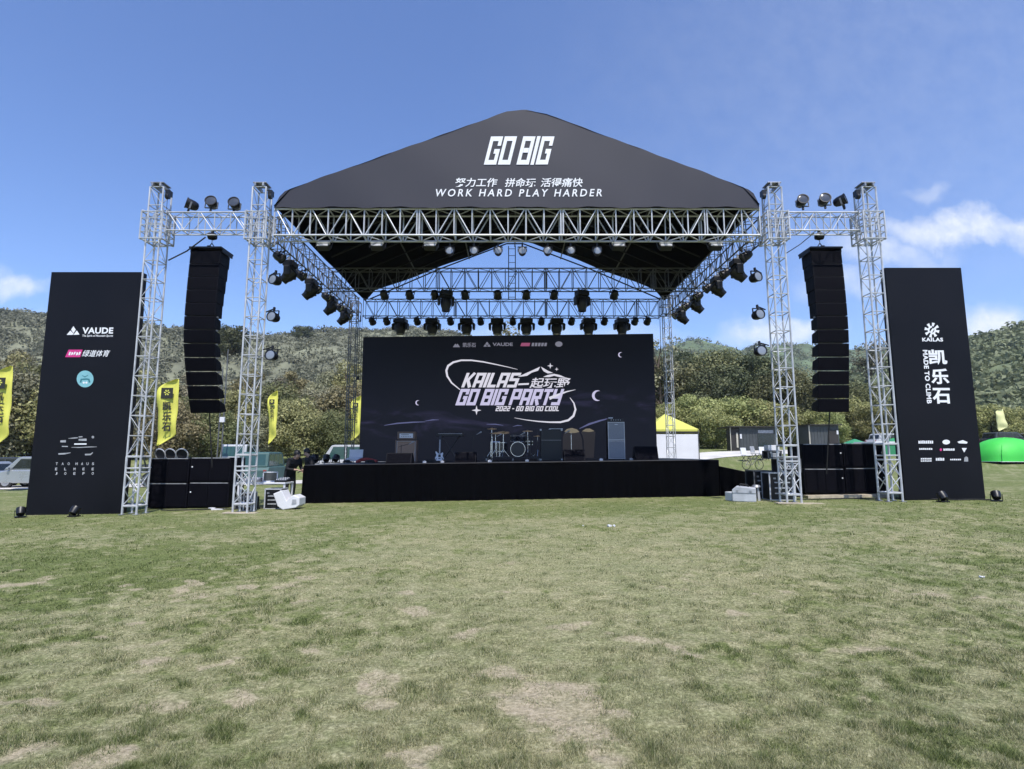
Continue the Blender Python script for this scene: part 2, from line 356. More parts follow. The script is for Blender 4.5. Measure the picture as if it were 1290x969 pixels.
def build_ground():
    a0 = np.concatenate([np.linspace(-58, 58, 640), np.linspace(61, 299, 60)]); a = np.radians(a0)
    rr = np.concatenate([[.35, .8, 1.3, 1.8], np.geomspace(2.2, 40, 330), np.geomspace(41, 900, 90)])
    A, Q = np.meshgrid(a, rr); x = (Q*np.sin(A)).ravel(); y = (Q*np.cos(A)).ravel()
    z = terrain(x, y)
    near = (1-ss(9, 14, np.hypot(x, y)))
    z = z+near*(.034*(fbm(x*2.6, y*2.6, 5, 3)-.5)+.030*(fbm(x*7, y*7, 9, 2)-.5))
    n = len(a); m = len(rr)
    idx = np.arange(m*n).reshape(m, n); i0 = idx[:-1]; i1 = idx[1:]
    f = np.stack([i0, np.roll(i0, -1, 1), np.roll(i1, -1, 1), i1], -1).reshape(-1, 4)
    x = np.append(x, 0); y = np.append(y, 0); z = np.append(z, terrain(0, 0))
    fs = [tuple(q) for q in f[:, ::-1].tolist()]
    fs += [(int(idx[0, j]), int(idx[0, (j+1) % n]), m*n)[::-1] for j in range(n)]
    me = bpy.data.meshes.new('ground'); me.from_pydata(np.stack([x, y, z], -1).tolist(), [], fs)
    for nm, d in (('dry', dry_mask(x, y)), ('bare', bare_mask(x, y))):
        at_ = me.attributes.new(nm, 'FLOAT', 'POINT'); at_.data.foreach_set('value', d.astype(np.float32))
    me.shade_smooth()
    m_ = bpy.data.materials.new('turf'); m_.use_nodes = True; nt = m_.node_tree; b = nt.nodes['Principled BSDF']
    tc = N(nt, 'ShaderNodeTexCoord'); ad = N(nt, 'ShaderNodeAttribute', attribute_name='dry'); ab = N(nt, 'ShaderNodeAttribute', attribute_name='bare')
    def noise(sc, det=5, ro=.6, stretch=None):
        ns = N(nt, 'ShaderNodeTexNoise'); ns.inputs['Scale'].default_value = sc; ns.inputs['Detail'].default_value = det; ns.inputs['Roughness'].default_value = ro
        if stretch:
            mp = N(nt, 'ShaderNodeMapping'); mp.inputs['Scale'].default_value = stretch; L(nt, tc.outputs['Object'], mp.inputs[0]); L(nt, mp.outputs[0], ns.inputs[0])
        else: L(nt, tc.outputs['Object'], ns.inputs[0])
        return ns.outputs['Fac']
    def ramp(x, stops):
        r = N(nt, 'ShaderNodeValToRGB'); e = r.color_ramp.elements
        while len(e) < len(stops): e.new(.5)
        for k, (p, c) in enumerate(stops): e[k].position = p; e[k].color = (*c, 1)
        L(nt, x, r.inputs[0]); return r.outputs[0]
    def mix(f, a_, b__):
        mx = N(nt, 'ShaderNodeMix', data_type='RGBA')
        if isinstance(f, (int, float)): mx.inputs['Factor'].default_value = f
        else: L(nt, f, mx.inputs['Factor'])
        L(nt, a_, mx.inputs['A']); L(nt, b__, mx.inputs['B']); return mx.outputs['Result']
    fine = noise(38, 7, .7); mid = noise(5.5, 6, .65, (.8, 1.25, 1)); big = noise(.5, 4)
    green = ramp(fine, [(.30, (.040, .056, .017)), (.5, (.122, .150, .050)), (.70, (.280, .300, .122))])
    straw = ramp(fine, [(.28, (.115, .110, .058)), (.5, (.285, .268, .158)), (.72, (.57, .53, .36))])
    soil = ramp(fine, [(.3, (.27, .22, .15)), (.7, (.52, .44, .32))])
    d = mth(nt, 'ADD', ad.outputs['Fac'], mth(nt, 'MULTIPLY', mth(nt, 'SUBTRACT', mid, .5), 1.7)); d = mth(nt, 'MULTIPLY', d, .9, True)
    c = mix(d, green, straw)
    c2 = N(nt, 'ShaderNodeMix', data_type='RGBA', blend_type='MULTIPLY'); c2.inputs['Factor'].default_value = .5; L(nt, c, c2.inputs['A'])
    L(nt, ramp(big, [(.3, (.75, .85, .7)), (.7, (1.15, 1.1, 1.0))]), c2.inputs['B'])
    be = mth(nt, 'ADD', ab.outputs['Fac'], mth(nt, 'MULTIPLY', mth(nt, 'SUBTRACT', fine, .55), 1.2)); be = mth(nt, 'MULTIPLY', be, ab.outputs['Fac'], True)
    L(nt, mix(be, c2.outputs['Result'], soil), b.inputs['Base Color'])
    b.inputs['Roughness'].default_value = .9; b.inputs['Specular IOR Level'].default_value = .15
    bp = N(nt, 'ShaderNodeBump'); bp.inputs['Strength'].default_value = .9; bp.inputs['Distance'].default_value = .05
    L(nt, mth(nt, 'ADD', mth(nt, 'MULTIPLY', fine, .5), mid), bp.inputs['Height']); L(nt, bp.outputs[0], b.inputs['Normal'])
    me.materials.append(m_)
    o = bpy.data.objects.new('ground', me); COL.objects.link(o); tag(o, 'worn green and straw coloured lawn in front of the stage', 'ground', kind='structure')
build_ground()

def build_grass():
    rg = np.random.default_rng(4)
    n = 620000
    v = rg.uniform(0, 1, n)**.85                                   # more of it far off, where each tuft is small
    Y = 1/(1/17.5+(1/2.55-1/17.5)*v); X = rg.uniform(-1.02, 1.02, n)*(Y+.3)
    dry = dry_mask(X, Y); bare = bare_mask(X, Y)
    clump = fbm(X*3.2, Y*3.2, 77, 3); tuft = fbm(X*9, Y*9, 83, 2)
    keep = (rg.uniform(0, 1, n) > bare*.93) & (rg.uniform(0, 1, n) < .30+1.1*np.clip((tuft-.25)/.4, 0, 1))
    X, Y, dry, clump, tuft = X[keep], Y[keep], dry[keep], clump[keep], tuft[keep]; n = len(X)
    near = (1-ss(9, 14, np.hypot(X, Y)))
    Z = terrain(X, Y)+near*(.034*(fbm(X*2.6, Y*2.6, 5, 3)-.5)+.030*(fbm(X*7, Y*7, 9, 2)-.5))-.004
    h = rg.uniform(.012, .036, n)*(.30+.7*clump**2+2.2*tuft**3)*(1-.2*dry)
    w = np.maximum(.0020, .00072*Y)*rg.uniform(.6, 1.2, n)
    th = rg.uniform(0, 2*np.pi, n); ln = rg.uniform(.1, 1.1, n)*h
    ph = rg.uniform(0, 2*np.pi, n)
    bx, by = np.cos(ph)*w, np.sin(ph)*w
    P = np.empty((n, 3, 3))
    P[:, 0] = np.stack([X-bx, Y-by, Z], -1); P[:, 1] = np.stack([X+bx, Y+by, Z], -1)
    P[:, 2] = np.stack([X+np.cos(th)*ln, Y+np.sin(th)*ln, Z+h], -1)
    t = np.clip(dry*.9+rg.normal(0, .30, n)+(.5-clump)*.35+(.45-tuft)*.7, 0, 1)[:, None]
    g0 = np.array([.060, .088, .024]); g1 = np.array([.200, .240, .080]); s0 = np.array([.27, .255, .135]); s1 = np.array([.58, .545, .35])
    k = rg.uniform(0, 1, n)[:, None]
    col = (g0+(g1-g0)*k)*(1-t)+(s0+(s1-s0)*k)*t
    c4 = np.ones((n, 3, 4), np.float32); c4[:, :, :3] = col[:, None, :]
    me = bpy.data.meshes.new('grass'); me.vertices.add(3*n); me.vertices.foreach_set('co', P.astype(np.float32).ravel())
    me.loops.add(3*n); me.loops.foreach_set('vertex_index', np.arange(3*n, dtype=np.int32))
    me.polygons.add(n); me.polygons.foreach_set('loop_start', np.arange(0, 3*n, 3, dtype=np.int32))
    a = me.color_attributes.new('tint', 'FLOAT_COLOR', 'POINT'); a.data.foreach_set('color', c4.ravel()); me.update()
    m = bpy.data.materials.new('grass blades'); m.use_nodes = True; nt = m.node_tree; b = nt.nodes['Principled BSDF']
    at_ = N(nt, 'ShaderNodeAttribute', attribute_name='tint'); L(nt, at_.outputs['Color'], b.inputs['Base Color']); b.inputs['Roughness'].default_value = .7; b.inputs['Specular IOR Level'].default_value = .25
    tr = N(nt, 'ShaderNodeBsdfTranslucent'); L(nt, at_.outputs['Color'], tr.inputs[0]); ms = N(nt, 'ShaderNodeMixShader'); ms.inputs[0].default_value = .35
    L(nt, b.outputs[0], ms.inputs[1]); L(nt, tr.outputs[0], ms.inputs[2]); L(nt, ms.outputs[0], nt.nodes['Material Output'].inputs[0])
    me.materials.append(m)
    o = bpy.data.objects.new('grass', me); COL.objects.link(o); tag(o, 'short green and straw grass blades covering the lawn', 'grass', kind='stuff')
build_grass()

def build_path():
    pm = mat('pale concrete path', (.50, .48, .44), .85, 0, .15, .8, .2, 20)
    cl = [(-70, 29.5), (-45, 30.5), (-30, 31), (-15, 33), (0, 37), (10, 43), (18, 48), (28, 51), (60, 53)]
    t = np.linspace(0, len(cl)-1, 160); xs = np.interp(t, range(len(cl)), [c[0] for c in cl]); ys = np.interp(t, range(len(cl)), [c[1] for c in cl])
    vs = []; fs = []
    for i in range(160):
        for k in range(6):
            y = ys[i]-2.2+4.4*k/5; vs.append((xs[i], y, tz(xs[i], y)+.035+.02*(0 < k < 5)))
    for i in range(159):
        for k in range(5): fs.append((i*6+k, i*6+6+k, i*6+7+k, i*6+1+k))
    o = MB().add(vs, fs).build('path', pm, smooth=True); tag(o, 'pale concrete path running behind the stage', 'path', kind='structure')
build_path()

# ---------------------------------------------------------------- hills
def leaf_mat(name, c0, c1, c2, tl=.25):
    m = bpy.data.materials.new(name); m.use_nodes = True; nt = m.node_tree; b = nt.nodes['Principled BSDF']
    at_ = N(nt, 'ShaderNodeAttribute', attribute_name='leaf'); oi = N(nt, 'ShaderNodeObjectInfo')
    r = N(nt, 'ShaderNodeValToRGB'); e = r.color_ramp.elements; e.new(.5)
    for k, c in enumerate((c0, c1, c2)): e[k].position = k*.5; e[k].color = (*c, 1)
    L(nt, at_.outputs['Fac'], r.inputs[0])
    hs = N(nt, 'ShaderNodeHueSaturation'); L(nt, r.outputs[0], hs.inputs['Color'])
    L(nt, mth(nt, 'ADD', mth(nt, 'MULTIPLY', oi.outputs['Random'], .5), .75), hs.inputs['Value'])
    L(nt, mth(nt, 'ADD', mth(nt, 'MULTIPLY', oi.outputs['Random'], .04), .48), hs.inputs['Hue'])
    L(nt, hs.outputs[0], b.inputs['Base Color']); b.inputs['Roughness'].default_value = .6; b.inputs['Specular IOR Level'].default_value = .3
    tr = N(nt, 'ShaderNodeBsdfTranslucent'); L(nt, hs.outputs[0], tr.inputs[0]); ms = N(nt, 'ShaderNodeMixShader'); ms.inputs[0].default_value = tl
    L(nt, b.outputs[0], ms.inputs[1]); L(nt, tr.outputs[0], ms.inputs[2]); L(nt, ms.outputs[0], nt.nodes['Material Output'].inputs[0])
    return m
def leaf_mesh(name, cent, size, nrm, val, rg, m):
    """one quad per leaf spray: centres, sizes, normals, colour value"""
    n = len(cent); nr = nrm/np.maximum(1e-6, np.linalg.norm(nrm, axis=1, keepdims=True))
    t = np.cross(nr, rg.normal(size=(n, 3))); t /= np.maximum(1e-6, np.linalg.norm(t, axis=1, keepdims=True)); b = np.cross(nr, t)
    s = size[:, None]; P = np.empty((n, 4, 3))
    k = rg.uniform(.45, 1.0, (n, 1))
    P[:, 0] = cent-t*s; P[:, 1] = cent-b*s*k*.8+nr*s*.15; P[:, 2] = cent+t*s; P[:, 3] = cent+b*s*k*.8+nr*s*.15
    me = bpy.data.meshes.new(name); me.vertices.add(4*n); me.vertices.foreach_set('co', P.astype(np.float32).ravel())
    me.loops.add(4*n); me.loops.foreach_set('vertex_index', np.arange(4*n, dtype=np.int32))
    me.polygons.add(n); me.polygons.foreach_set('loop_start', np.arange(0, 4*n, 4, dtype=np.int32))
    a = me.attributes.new('leaf', 'FLOAT', 'POINT'); a.data.foreach_set('value', np.repeat(np.clip(val, 0, 1), 4).astype(np.float32)); me.update()
    me.materials.append(m); return me
scrubA = leaf_mat('grey green hill scrub', (.110, .116, .074), (.155, .158, .104), (.22, .216, .150))
scrubC = leaf_mat('green hill scrub', (.100, .112, .056), (.150, .162, .084), (.215, .222, .125))
hillA = mat('grey green hillside', (.150, .155, .100), .95, 0, .4, .12, .6, 2.)
hillB = mat('far green hill', (.090, .125, .060), .95, 0, .35, .05, .6, .5)
hillC = mat('green hillside', (.110, .135, .065), .95, 0, .4, .12, .6, 2.)
def build_hill(name, label, prof, Yb, Yr, m, seed, rough=1., ntry=0, scrub=None, bsize=(1.6, 3.2), quads=46, thin=.35, xmax=1e9):
    us = np.array([p[0] for p in prof], float); zr = np.array([at(p[0], p[1], Yr).z for p in prof]); xr = (us-645)/FPX
    def height(tn, s, x, y):
        top = np.interp(tn, xr, zr)
        base = terrain(x, y)-2
        g = s**1.15
        spur = (fbm(x/34., y/50., seed, 4)-.5)*rough*22*np.sin(np.pi*np.clip(s, 0, 1))+(fbm(x/9., y/9., seed+5, 3)-.5)*rough*4*np.clip(s*3, 0, 1)
        z = base*(1-g)+(top-2.)*g + spur
        return np.where(s > 1, (top-2.)-(s-1)*160, z)
    nt_, nsn = 240, 70
    T, S_ = np.meshgrid(np.linspace(xr[0], xr[-1], nt_), np.linspace(0, 1.35, nsn))
    y = Yb+(Yr-Yb)*S_; x = T*y*.994; z = height(T, S_, x, y)
    idx = np.arange(nt_*nsn).reshape(nsn, nt_)
    f = np.stack([idx[:-1, :-1], idx[:-1, 1:], idx[1:, 1:], idx[1:, :-1]], -1).reshape(-1, 4)
    me = bpy.data.meshes.new(name); me.from_pydata(np.stack([x.ravel(), y.ravel(), z.ravel()], -1).tolist(), [], f.tolist()); me.shade_smooth(); me.materials.append(m)
    o = bpy.data.objects.new(name, me); COL.objects.link(o); tag(o, label, 'hill', kind='structure')
    if ntry:
        rg = np.random.default_rng(seed)
        tn = rg.uniform(xr[0], xr[-1], ntry); s = rg.uniform(0.02, 1.01, ntry)**.8
        yy = Yb+(Yr-Yb)*s; xx = tn*yy*.994; zz = height(tn, s, xx, yy)
        k = fbm(xx/16., yy/22., seed+9, 3) > thin
        xx, yy, zz = xx[k], yy[k], zz[k]; n = len(xx)
        r = rg.uniform(bsize[0], bsize[1], n)*(.6+.6*fbm(xx/30., yy/30., seed+3, 2))
        r = r*(.75+.5*(yy-Yb)/(Yr-Yb))
        d = rg.normal(size=(n, quads, 3)); d[:, :, 2] = np.abs(d[:, :, 2])*.9; d /= np.linalg.norm(d, axis=2, keepdims=True)
        lump = 1+.30*np.sin(d[:, :, 0]*5+rg.uniform(0, 6, (n, 1)))*np.cos(d[:, :, 1]*4+rg.uniform(0, 6, (n, 1)))
        c = np.stack([xx, yy, zz-.2], -1)[:, None, :]+d*(r[:, None]*lump*rg.uniform(.7, 1.05, (n, quads)))[:, :, None]*np.array([1, 1, 1.05])
        sz = (r[:, None]*rg.uniform(.16, .34, (n, quads)))
        val = np.clip(rg.normal(.45, .2, (n, 1))+rg.normal(0, .12, (n, quads)), 0, 1)
        me = leaf_mesh('hillside_scrub', c.reshape(-1, 3), sz.ravel(), (d+rg.normal(0, .5, d.shape)).reshape(-1, 3), val.ravel(), rg, scrub)
        o = bpy.data.objects.new('hillside_scrub', me); COL.objects.link(o); tag(o, 'dense scrub and trees covering the '+label, 'scrub', kind='stuff')
build_hill('hill', 'long grey green hill behind the left half of the stage',
           [(-500, 372), (-150, 382), (0, 391), (60, 395), (130, 401), (200, 407), (260, 413), (330, 417), (400, 413), (460, 413), (520, 408), (570, 414), (620, 426), (700, 436), (830, 450), (950, 475)],
           78, 270, hillA, 3, 1., 12500, scrubA, (.9, 2.3), 26, .26)
build_hill('hill', 'far rounded green hill beyond the dark trees on the right',
           [(500, 470), (600, 455), (740, 443), (800, 440), (830, 439), (860, 430), (885, 426), (905, 430), (935, 439), (960, 436), (1000, 432), (1030, 432), (1070, 440), (1150, 436), (1300, 440), (1500, 445)],
           330, 640, hillB, 8, 1.4, 3200, scrubC, (2.6, 5.), 22, .3)
build_hill('hill', 'bush covered green hillside rising at the right edge',
           [(980, 520), (1040, 486), (1100, 460), (1150, 450), (1215, 436), (1235, 426), (1260, 417), (1290, 408), (1400, 388), (1600, 366), (1900, 350)],
           72, 230, hillC, 13, .8, 4600, scrubC, (1.5, 3.4), 40, .26)
def build_haze():
    m = bpy.data.materials.new('haze'); m.use_nodes = True; nt = m.node_tree; nt.nodes.clear()
    out = N(nt, 'ShaderNodeOutputMaterial'); pv = N(nt, 'ShaderNodeVolumePrincipled'); pv.inputs['Color'].default_value = (.80, .88, 1, 1)
    pv.inputs['Density'].default_value = HAZE; pv.inputs['Anisotropy'].default_value = .2; L(nt, pv.outputs[0], out.inputs['Volume'])
    o = MB().b2((-960, -960, -60), (960, 960, 175)).build('haze', m); tag(o, 'thin pale summer haze over the valley', 'haze', kind='stuff')
if HAZE: build_haze()

# ---------------------------------------------------------------- trees and bushes
barkm = mat('grey bark', (.13, .10, .075), .9, 0, .3, 8, .6, 30)
leaf_olive = leaf_mat('olive leaves', (.125, .118, .052), (.265, .240, .110), (.44, .39, .21))
leaf_grey = leaf_mat('grey green leaves', (.115, .115, .068), (.220, .210, .130), (.37, .34, .22))
leaf_mix = leaf_mat('mixed green leaves', (.075, .088, .034), (.165, .178, .072), (.31, .31, .15))
leaf_dark = leaf_mat('dark green leaves', (.032, .045, .020), (.095, .112, .050), (.21, .225, .11))
leaf_bright = leaf_mat('yellow green leaves', (.13, .145, .046), (.275, .28, .100), (.46, .44, .20))
def make_plant(name, label, cat, seed, m, h, rx, crown_lo, nclump, per, leaf, shape='round', sparse=0.):
    """a tapered trunk with limbs, and a crown of leaf sprays gathered in clumps"""
    rg = np.random.default_rng(seed); rnd = random.Random(seed)
    root = thing(name, label, cat)
    cz = (crown_lo+h)/2; rz = (h-crown_lo)/2
    C = []
    while len(C) < nclump:
        p = rg.uniform(-1, 1, 3)
        q = np.linalg.norm(p)
        if q > 1 or q < .35: continue
        if shape == 'column': p[:2] *= .75+.25*rg.random()
        if shape == 'cone': p[:2] *= max(.12, .5-.5*p[2])*1.3
        if shape == 'broom': p[:2] *= .55+.45*(p[2]+1)/2
        C.append((p[0]*rx*.86, p[1]*rx*.86, cz+p[2]*rz*.9))
    C = np.array(C); cr = rg.uniform(.22, .42, nclump)*min(rx, rz*1.3)
    d = rg.normal(size=(nclump, per, 3)); d /= np.linalg.norm(d, axis=2, keepdims=True); d[:, :, 2] *= .75
    rad = rg.uniform(.35, 1.08, (nclump, per))**.6
    c = C[:, None, :]+d*(rad*cr[:, None])[:, :, None]
    val = np.clip(rg.normal(.42, .17, (nclump, 1))+rg.normal(0, .16, (nclump, per)), 0, 1)
    me = leaf_mesh('crown', c.reshape(-1, 3), (leaf*rg.uniform(.6, 1.3, nclump*per)), (d+rg.normal(0, .55, d.shape)+np.array([0, 0, .25])).reshape(-1, 3), val.ravel(), rg, m)
    o = bpy.data.objects.new('crown', me); COL.objects.link(o); o.parent = root
    t = MB(); r0 = max(.05, h*.022)
    bend = [Vector((0, 0, -.3)), Vector((rnd.uniform(-.1, .1)*rx*.3, rnd.uniform(-.1, .1), crown_lo*.6+.2)), Vector((rnd.uniform(-.12, .12)*rx, rnd.uniform(-.12, .12)*rx, cz)), Vector((0, 0, h*.9))]
    for k, (a, b) in enumerate(zip(bend[:-1], bend[1:])): t.tube(a, b, r0*(1-.28*k), 7, r0*(1-.28*(k+1)))
    for k in range(min(nclump, 16)):
        p = Vector(C[k]); s = rnd.uniform(.35, .8); z0 = min(max(crown_lo*.7, p.z-rz*.7), h*.8); a = Vector((bend[2].x*.6, bend[2].y*.6, z0))
        mid = a.lerp(p, .5)+Vector((0, 0, -.06*h)); t.tube(a, mid, r0*.45, 5, r0*.3); t.tube(mid, p, r0*.3, 5, r0*.08)
    t.build('trunk', barkm, root, smooth=True)
    return root
def plant_row(protos, spots, fmt, group, first):
    """spots: (u, v of the top, distance, width factor)"""
    n = len(spots); rnd = random.Random(first)
    for i, (u, v, Y, wf) in enumerate(spots):
        p = protos[i % len(protos)]; P, H = p
        top = at(u, v, Y); g = tz(top.x, Y); k = (top.z-g)/H
        o = dup(P, (top.x, Y, g), rnd.uniform(0, 6.28), scale=(k*wf, k*wf, k), group=group, label=fmt.format(ordn(i, n)))
def proto(*a, **k):
    return (make_plant(*a, **k), a[6-1])
def clear(ps):
    for p, _ in ps:
        for c in list(p.children): bpy.data.objects.remove(c)
        bpy.data.objects.remove(p)
# olive brush along the left edge of the field
P1 = [proto('shrub', 'x', 'shrub', 21+i, [leaf_olive, leaf_grey, leaf_mix][i], 6., [3.2, 2.6, 3.6][i], .2, [50, 44, 58][i], 300, .105, ['round', 'broom', 'round'][i]) for i in range(3)]
plant_row(P1, [(-60, 450, 50, 1.1), (8, 456, 48, 1.0), (52, 462, 52, .9), (98, 470, 50, 1.1), (148, 480, 50, 1.2), (196, 488, 53, 1.1), (222, 505, 43, 1.0), (252, 490, 56, 1.0), (276, 520, 45, 1.2), (303, 494, 56, 1.0), (330, 520, 45, 1.0),
               (352, 488, 58, 1.1), (380, 505, 47, 1.1), (408, 486, 58, 1.1), (420, 520, 47, 1.), (452, 486, 56, 1.2)],
          'olive brown shrub in the row behind the left speakers, {}', 'olive shrubs along the left edge of the field', 1)
clear(P1)
P2 = [proto('tree', 'x', 'tree', 31+i, [leaf_grey, leaf_olive][i], 9., [2.4, 2.9][i], 1.6, [46, 42][i], 260, .12, ['broom', 'column'][i]) for i in range(2)]
plant_row(P2, [(-20, 432, 60, 1.), (20, 438, 62, .8), (36, 434, 66, .7), (180, 462, 66, 1.), (236, 466, 70, .9), (318, 462, 72, .9), (346, 470, 66, .9), (372, 464, 74, .9), (404, 462, 68, .9), (436, 452, 72, 1.)],
          'tall grey green tree standing behind the olive shrubs, {}', 'grey green trees behind the left shrubs', 2)
clear(P2)
# the darker trees that stand out on the left hill
P3 = [proto('tree', 'x', 'tree', 41, leaf_dark, 8., 4.2, .9, 40, 140, .24)]
for (u, v, Y, wf, lb) in ((290, 407, 120, 1., 'round dark tree standing out on the hillside right of the left speaker array'), (381, 409, 240, 1.3, 'lone dark tree on the ridge between left tower and stage')):
    top = at(u, v, Y); hh = (8.5 if u == 290 else 8.); o = dup(P3[0][0], (top.x, Y, top.z-hh), .4, scale=(hh/8*wf, hh/8*wf, hh/8), label=lb)
clear(P3)
# dark trees behind the cabins on the right
P4 = [proto('tree', 'x', 'tree', 51+i, [leaf_dark, leaf_mix, leaf_dark][i], 12., [4.6, 5.4, 4.2][i], 2.2, [58, 64, 50][i], 260, .18) for i in range(3)]
plant_row(P4, [(800, 452, 84, 1.), (832, 448, 80, 1.), (868, 441, 88, 1.), (890, 462, 74, 1.), (910, 439, 86, 1.), (938, 446, 80, 1.), (962, 443, 88, 1.), (985, 462, 76, 1.), (1008, 474, 82, 1.), (1040, 488, 78, 1.), (1078, 480, 84, 1.)],
          'dark green tree in the wood behind the grey cabins, {}', 'dark trees behind the cabins', 3)
clear(P4)
P5 = [proto('shrub', 'x', 'shrub', 61+i, leaf_bright, 5., [3.2, 3.6, 2.8][i], .15, [52, 60, 46][i], 300, .105) for i in range(3)]
plant_row(P5, [(812, 520, 60, 1.), (842, 508, 64, 1.), (872, 498, 64, 1.1), (900, 512, 60, 1.), (926, 500, 66, 1.1), (955, 504, 64, 1.1), (984, 510, 66, 1.), (1016, 516, 66, 1.), (1046, 520, 64, 1.), (1078, 500, 68, 1.), (1106, 512, 64, 1.), (1142, 510, 66, 1.),
               (1180, 515, 64, 1.), (1218, 512, 66, 1.), (1246, 510, 64, 1.), (1276, 514, 66, 1.)],
          'yellow green shrub in front of the dark wood on the right, {}', 'yellow green shrubs on the right', 4)
clear(P5)
P6 = [proto('tree', 'x', 'tree', 71+i, [leaf_grey, leaf_dark][i], 11., [2.6, 2.2][i], 3.5, [20, 18][i], 46, .17, 'broom') for i in range(2)]
plant_row(P6, [(480, 428, 74, 1.), (585, 412, 72, .9), (640, 404, 70, .9), (690, 413, 74, .9), (752, 420, 76, .8), (798, 411, 72, .8), (832, 421, 76, 1.)],
          'slender thin crowned tree showing above the stage screen, {}', 'thin trees behind the stage', 5)
clear(P6)
P7 = [proto('tree', 'x', 'tree', 81, leaf_grey, 10., 3.6, 4., 22, 70, .2, 'broom')]
top = at(1090, 427, 90); dup(P7[0][0], (top.x, 90, top.z-10), 1., label='thin spreading tree seen between right tower and speaker array'); clear(P7)

# ---------------------------------------------------------------- stage rig: towers and truss beams
YF = 15.58                                             # front face of the front towers
TX = (-10.63, -7.56, 7.86, 10.68)                      # tower centre lines
def lattice_mast(mb, w, z0, z1, step, r=.026, rd=.0135, dg=1):
    for x in (-w/2, w/2):
        for y in (0, w): mb.tube((x, y, z0), (x, y, z1), r, 6)
    cor = [(-w/2, 0), (w/2, 0), (w/2, w), (-w/2, w)]
    n = max(1, round((z1-z0)/step)); s = (z1-z0)/n
    for i in range(n+1):
        z = z0+i*s
        for k in range(4):
            a = cor[k]; b = cor[(k+1) % 4]; mb.tube((*a, z), (*b, z), rd*1.15, 5)
            if i < n and dg:
                p, q = (a, b) if (i+k) % 2 == 0 else (b, a); mb.tube((*p, z+.02), (*q, z+s-.02), rd*.68, 5)
def make_tower(mirror, g):
    """mirror +1: hoist hangs on the right of the head"""
    w = .40; root = thing('truss_tower', 'x', 'truss tower')
    m = MB(); lattice_mast(m, w, 1.62, 9.44-g, .56); m.build('mast', alu, root)
    m = MB(); z0 = .02
    cor = [(-w/2, 0), (w/2, 0), (w/2, w), (-w/2, w)]
    for x, y in cor: m.tube((x, y, z0), (x, y, 1.62), .03, 6)
    for k in range(4):
        a = cor[k]; b = cor[(k+1) % 4]
        for z, r in ((.24, .03), (1.16, .022), (1.28, .022), (1.60, .026)): m.tube((*a, z), (*b, z), r, 5)
        for za, zb in ((.26, .70), (.70, 1.14)):
            m.tube((*a, za), (*b, zb), .014, 5)
            if zb > 1: m.tube((*b, za), (*a, zb), .014, 5)
        m.tube((*a, 1.29), (*a, 1.60), .03, 5)
    m.build('base_frame', alu, root)
    m = MB()
    for x, y in cor: m.box((x, y, .012), (.13, .13, .02)); m.tube((x, y, .02), (x, y, .12), .02, 6)
    m.build('foot', steel, root)
    m = MB(); W = .62; za, zb = 7.80-g, 8.62-g; c = [(-W/2, -.11), (W/2, -.11), (W/2, W-.11), (-W/2, W-.11)]
    for k in range(4):
        a = Vector((*c[k], 0)); b = Vector((*c[(k+1) % 4], 0))
        for f in (0, .33, .67): p = a.lerp(b, f); m.tube((p.x, p.y, za-.03), (p.x, p.y, zb+.03), .024 if f == 0 else .017, 5)
        for z in (za, za+.2, (za+zb)/2, zb-.2, zb): m.tube((a.x, a.y, z), (b.x, b.y, z), .021 if z in (za, zb) else .014, 5)
        p = a.lerp(b, .33); q = a.lerp(b, .67); m.tube((p.x, p.y, za), (q.x, q.y, zb), .012, 5)
    for z in (za-.035, zb+.035):
        m.tube((*c[0], z), (*c[2], z), .015, 5); m.tube((*c[1], z), (*c[3], z), .015, 5)
    m.build('sleeve_block', alu, root)
    m = MB()
    for x in (-.12, .12): m.box((x, w/2, 9.50-g), (.05, w+.10, .10))
    m.box((0, w/2-.03, 9.575-g), (w+.0, w-.02, .03)); m.build('top_plate', steel, root, bevel=.006)
    m = MB(); x = mirror*.33
    m.box((x-mirror*.03, .12, 9.28-g), (.12, .18, .17)); m.lathe([(.01, -.05), (.08, -.045), (.08, .045), (.01, .05)], Matrix.Translation((x, .02, 9.14-g)) @ Matrix.Rotation(R(90), 4, 'Y'), 12)
    m.tube((x, .02, 9.2-g), (x, .02, 8.66-g), .008, 5); m.tube((mirror*.19, .1, 9.36-g), (x, .1, 9.36-g), .02, 6)
    m.build('chain_hoist', lampm, root, bevel=.01)
    return root
tow_names = ['aluminium truss tower beside the left black banner box', 'aluminium truss tower at the left front corner of the stage roof',
             'aluminium truss tower at the right front corner of the stage roof', 'aluminium truss tower beside the right black banner box']
for i, x in enumerate(TX):
    g = tz(x, YF); o = make_tower(1 if i < 2 else -1, g); o.location = (x, YF, g); tag(o, tow_names[i], group='front truss towers')
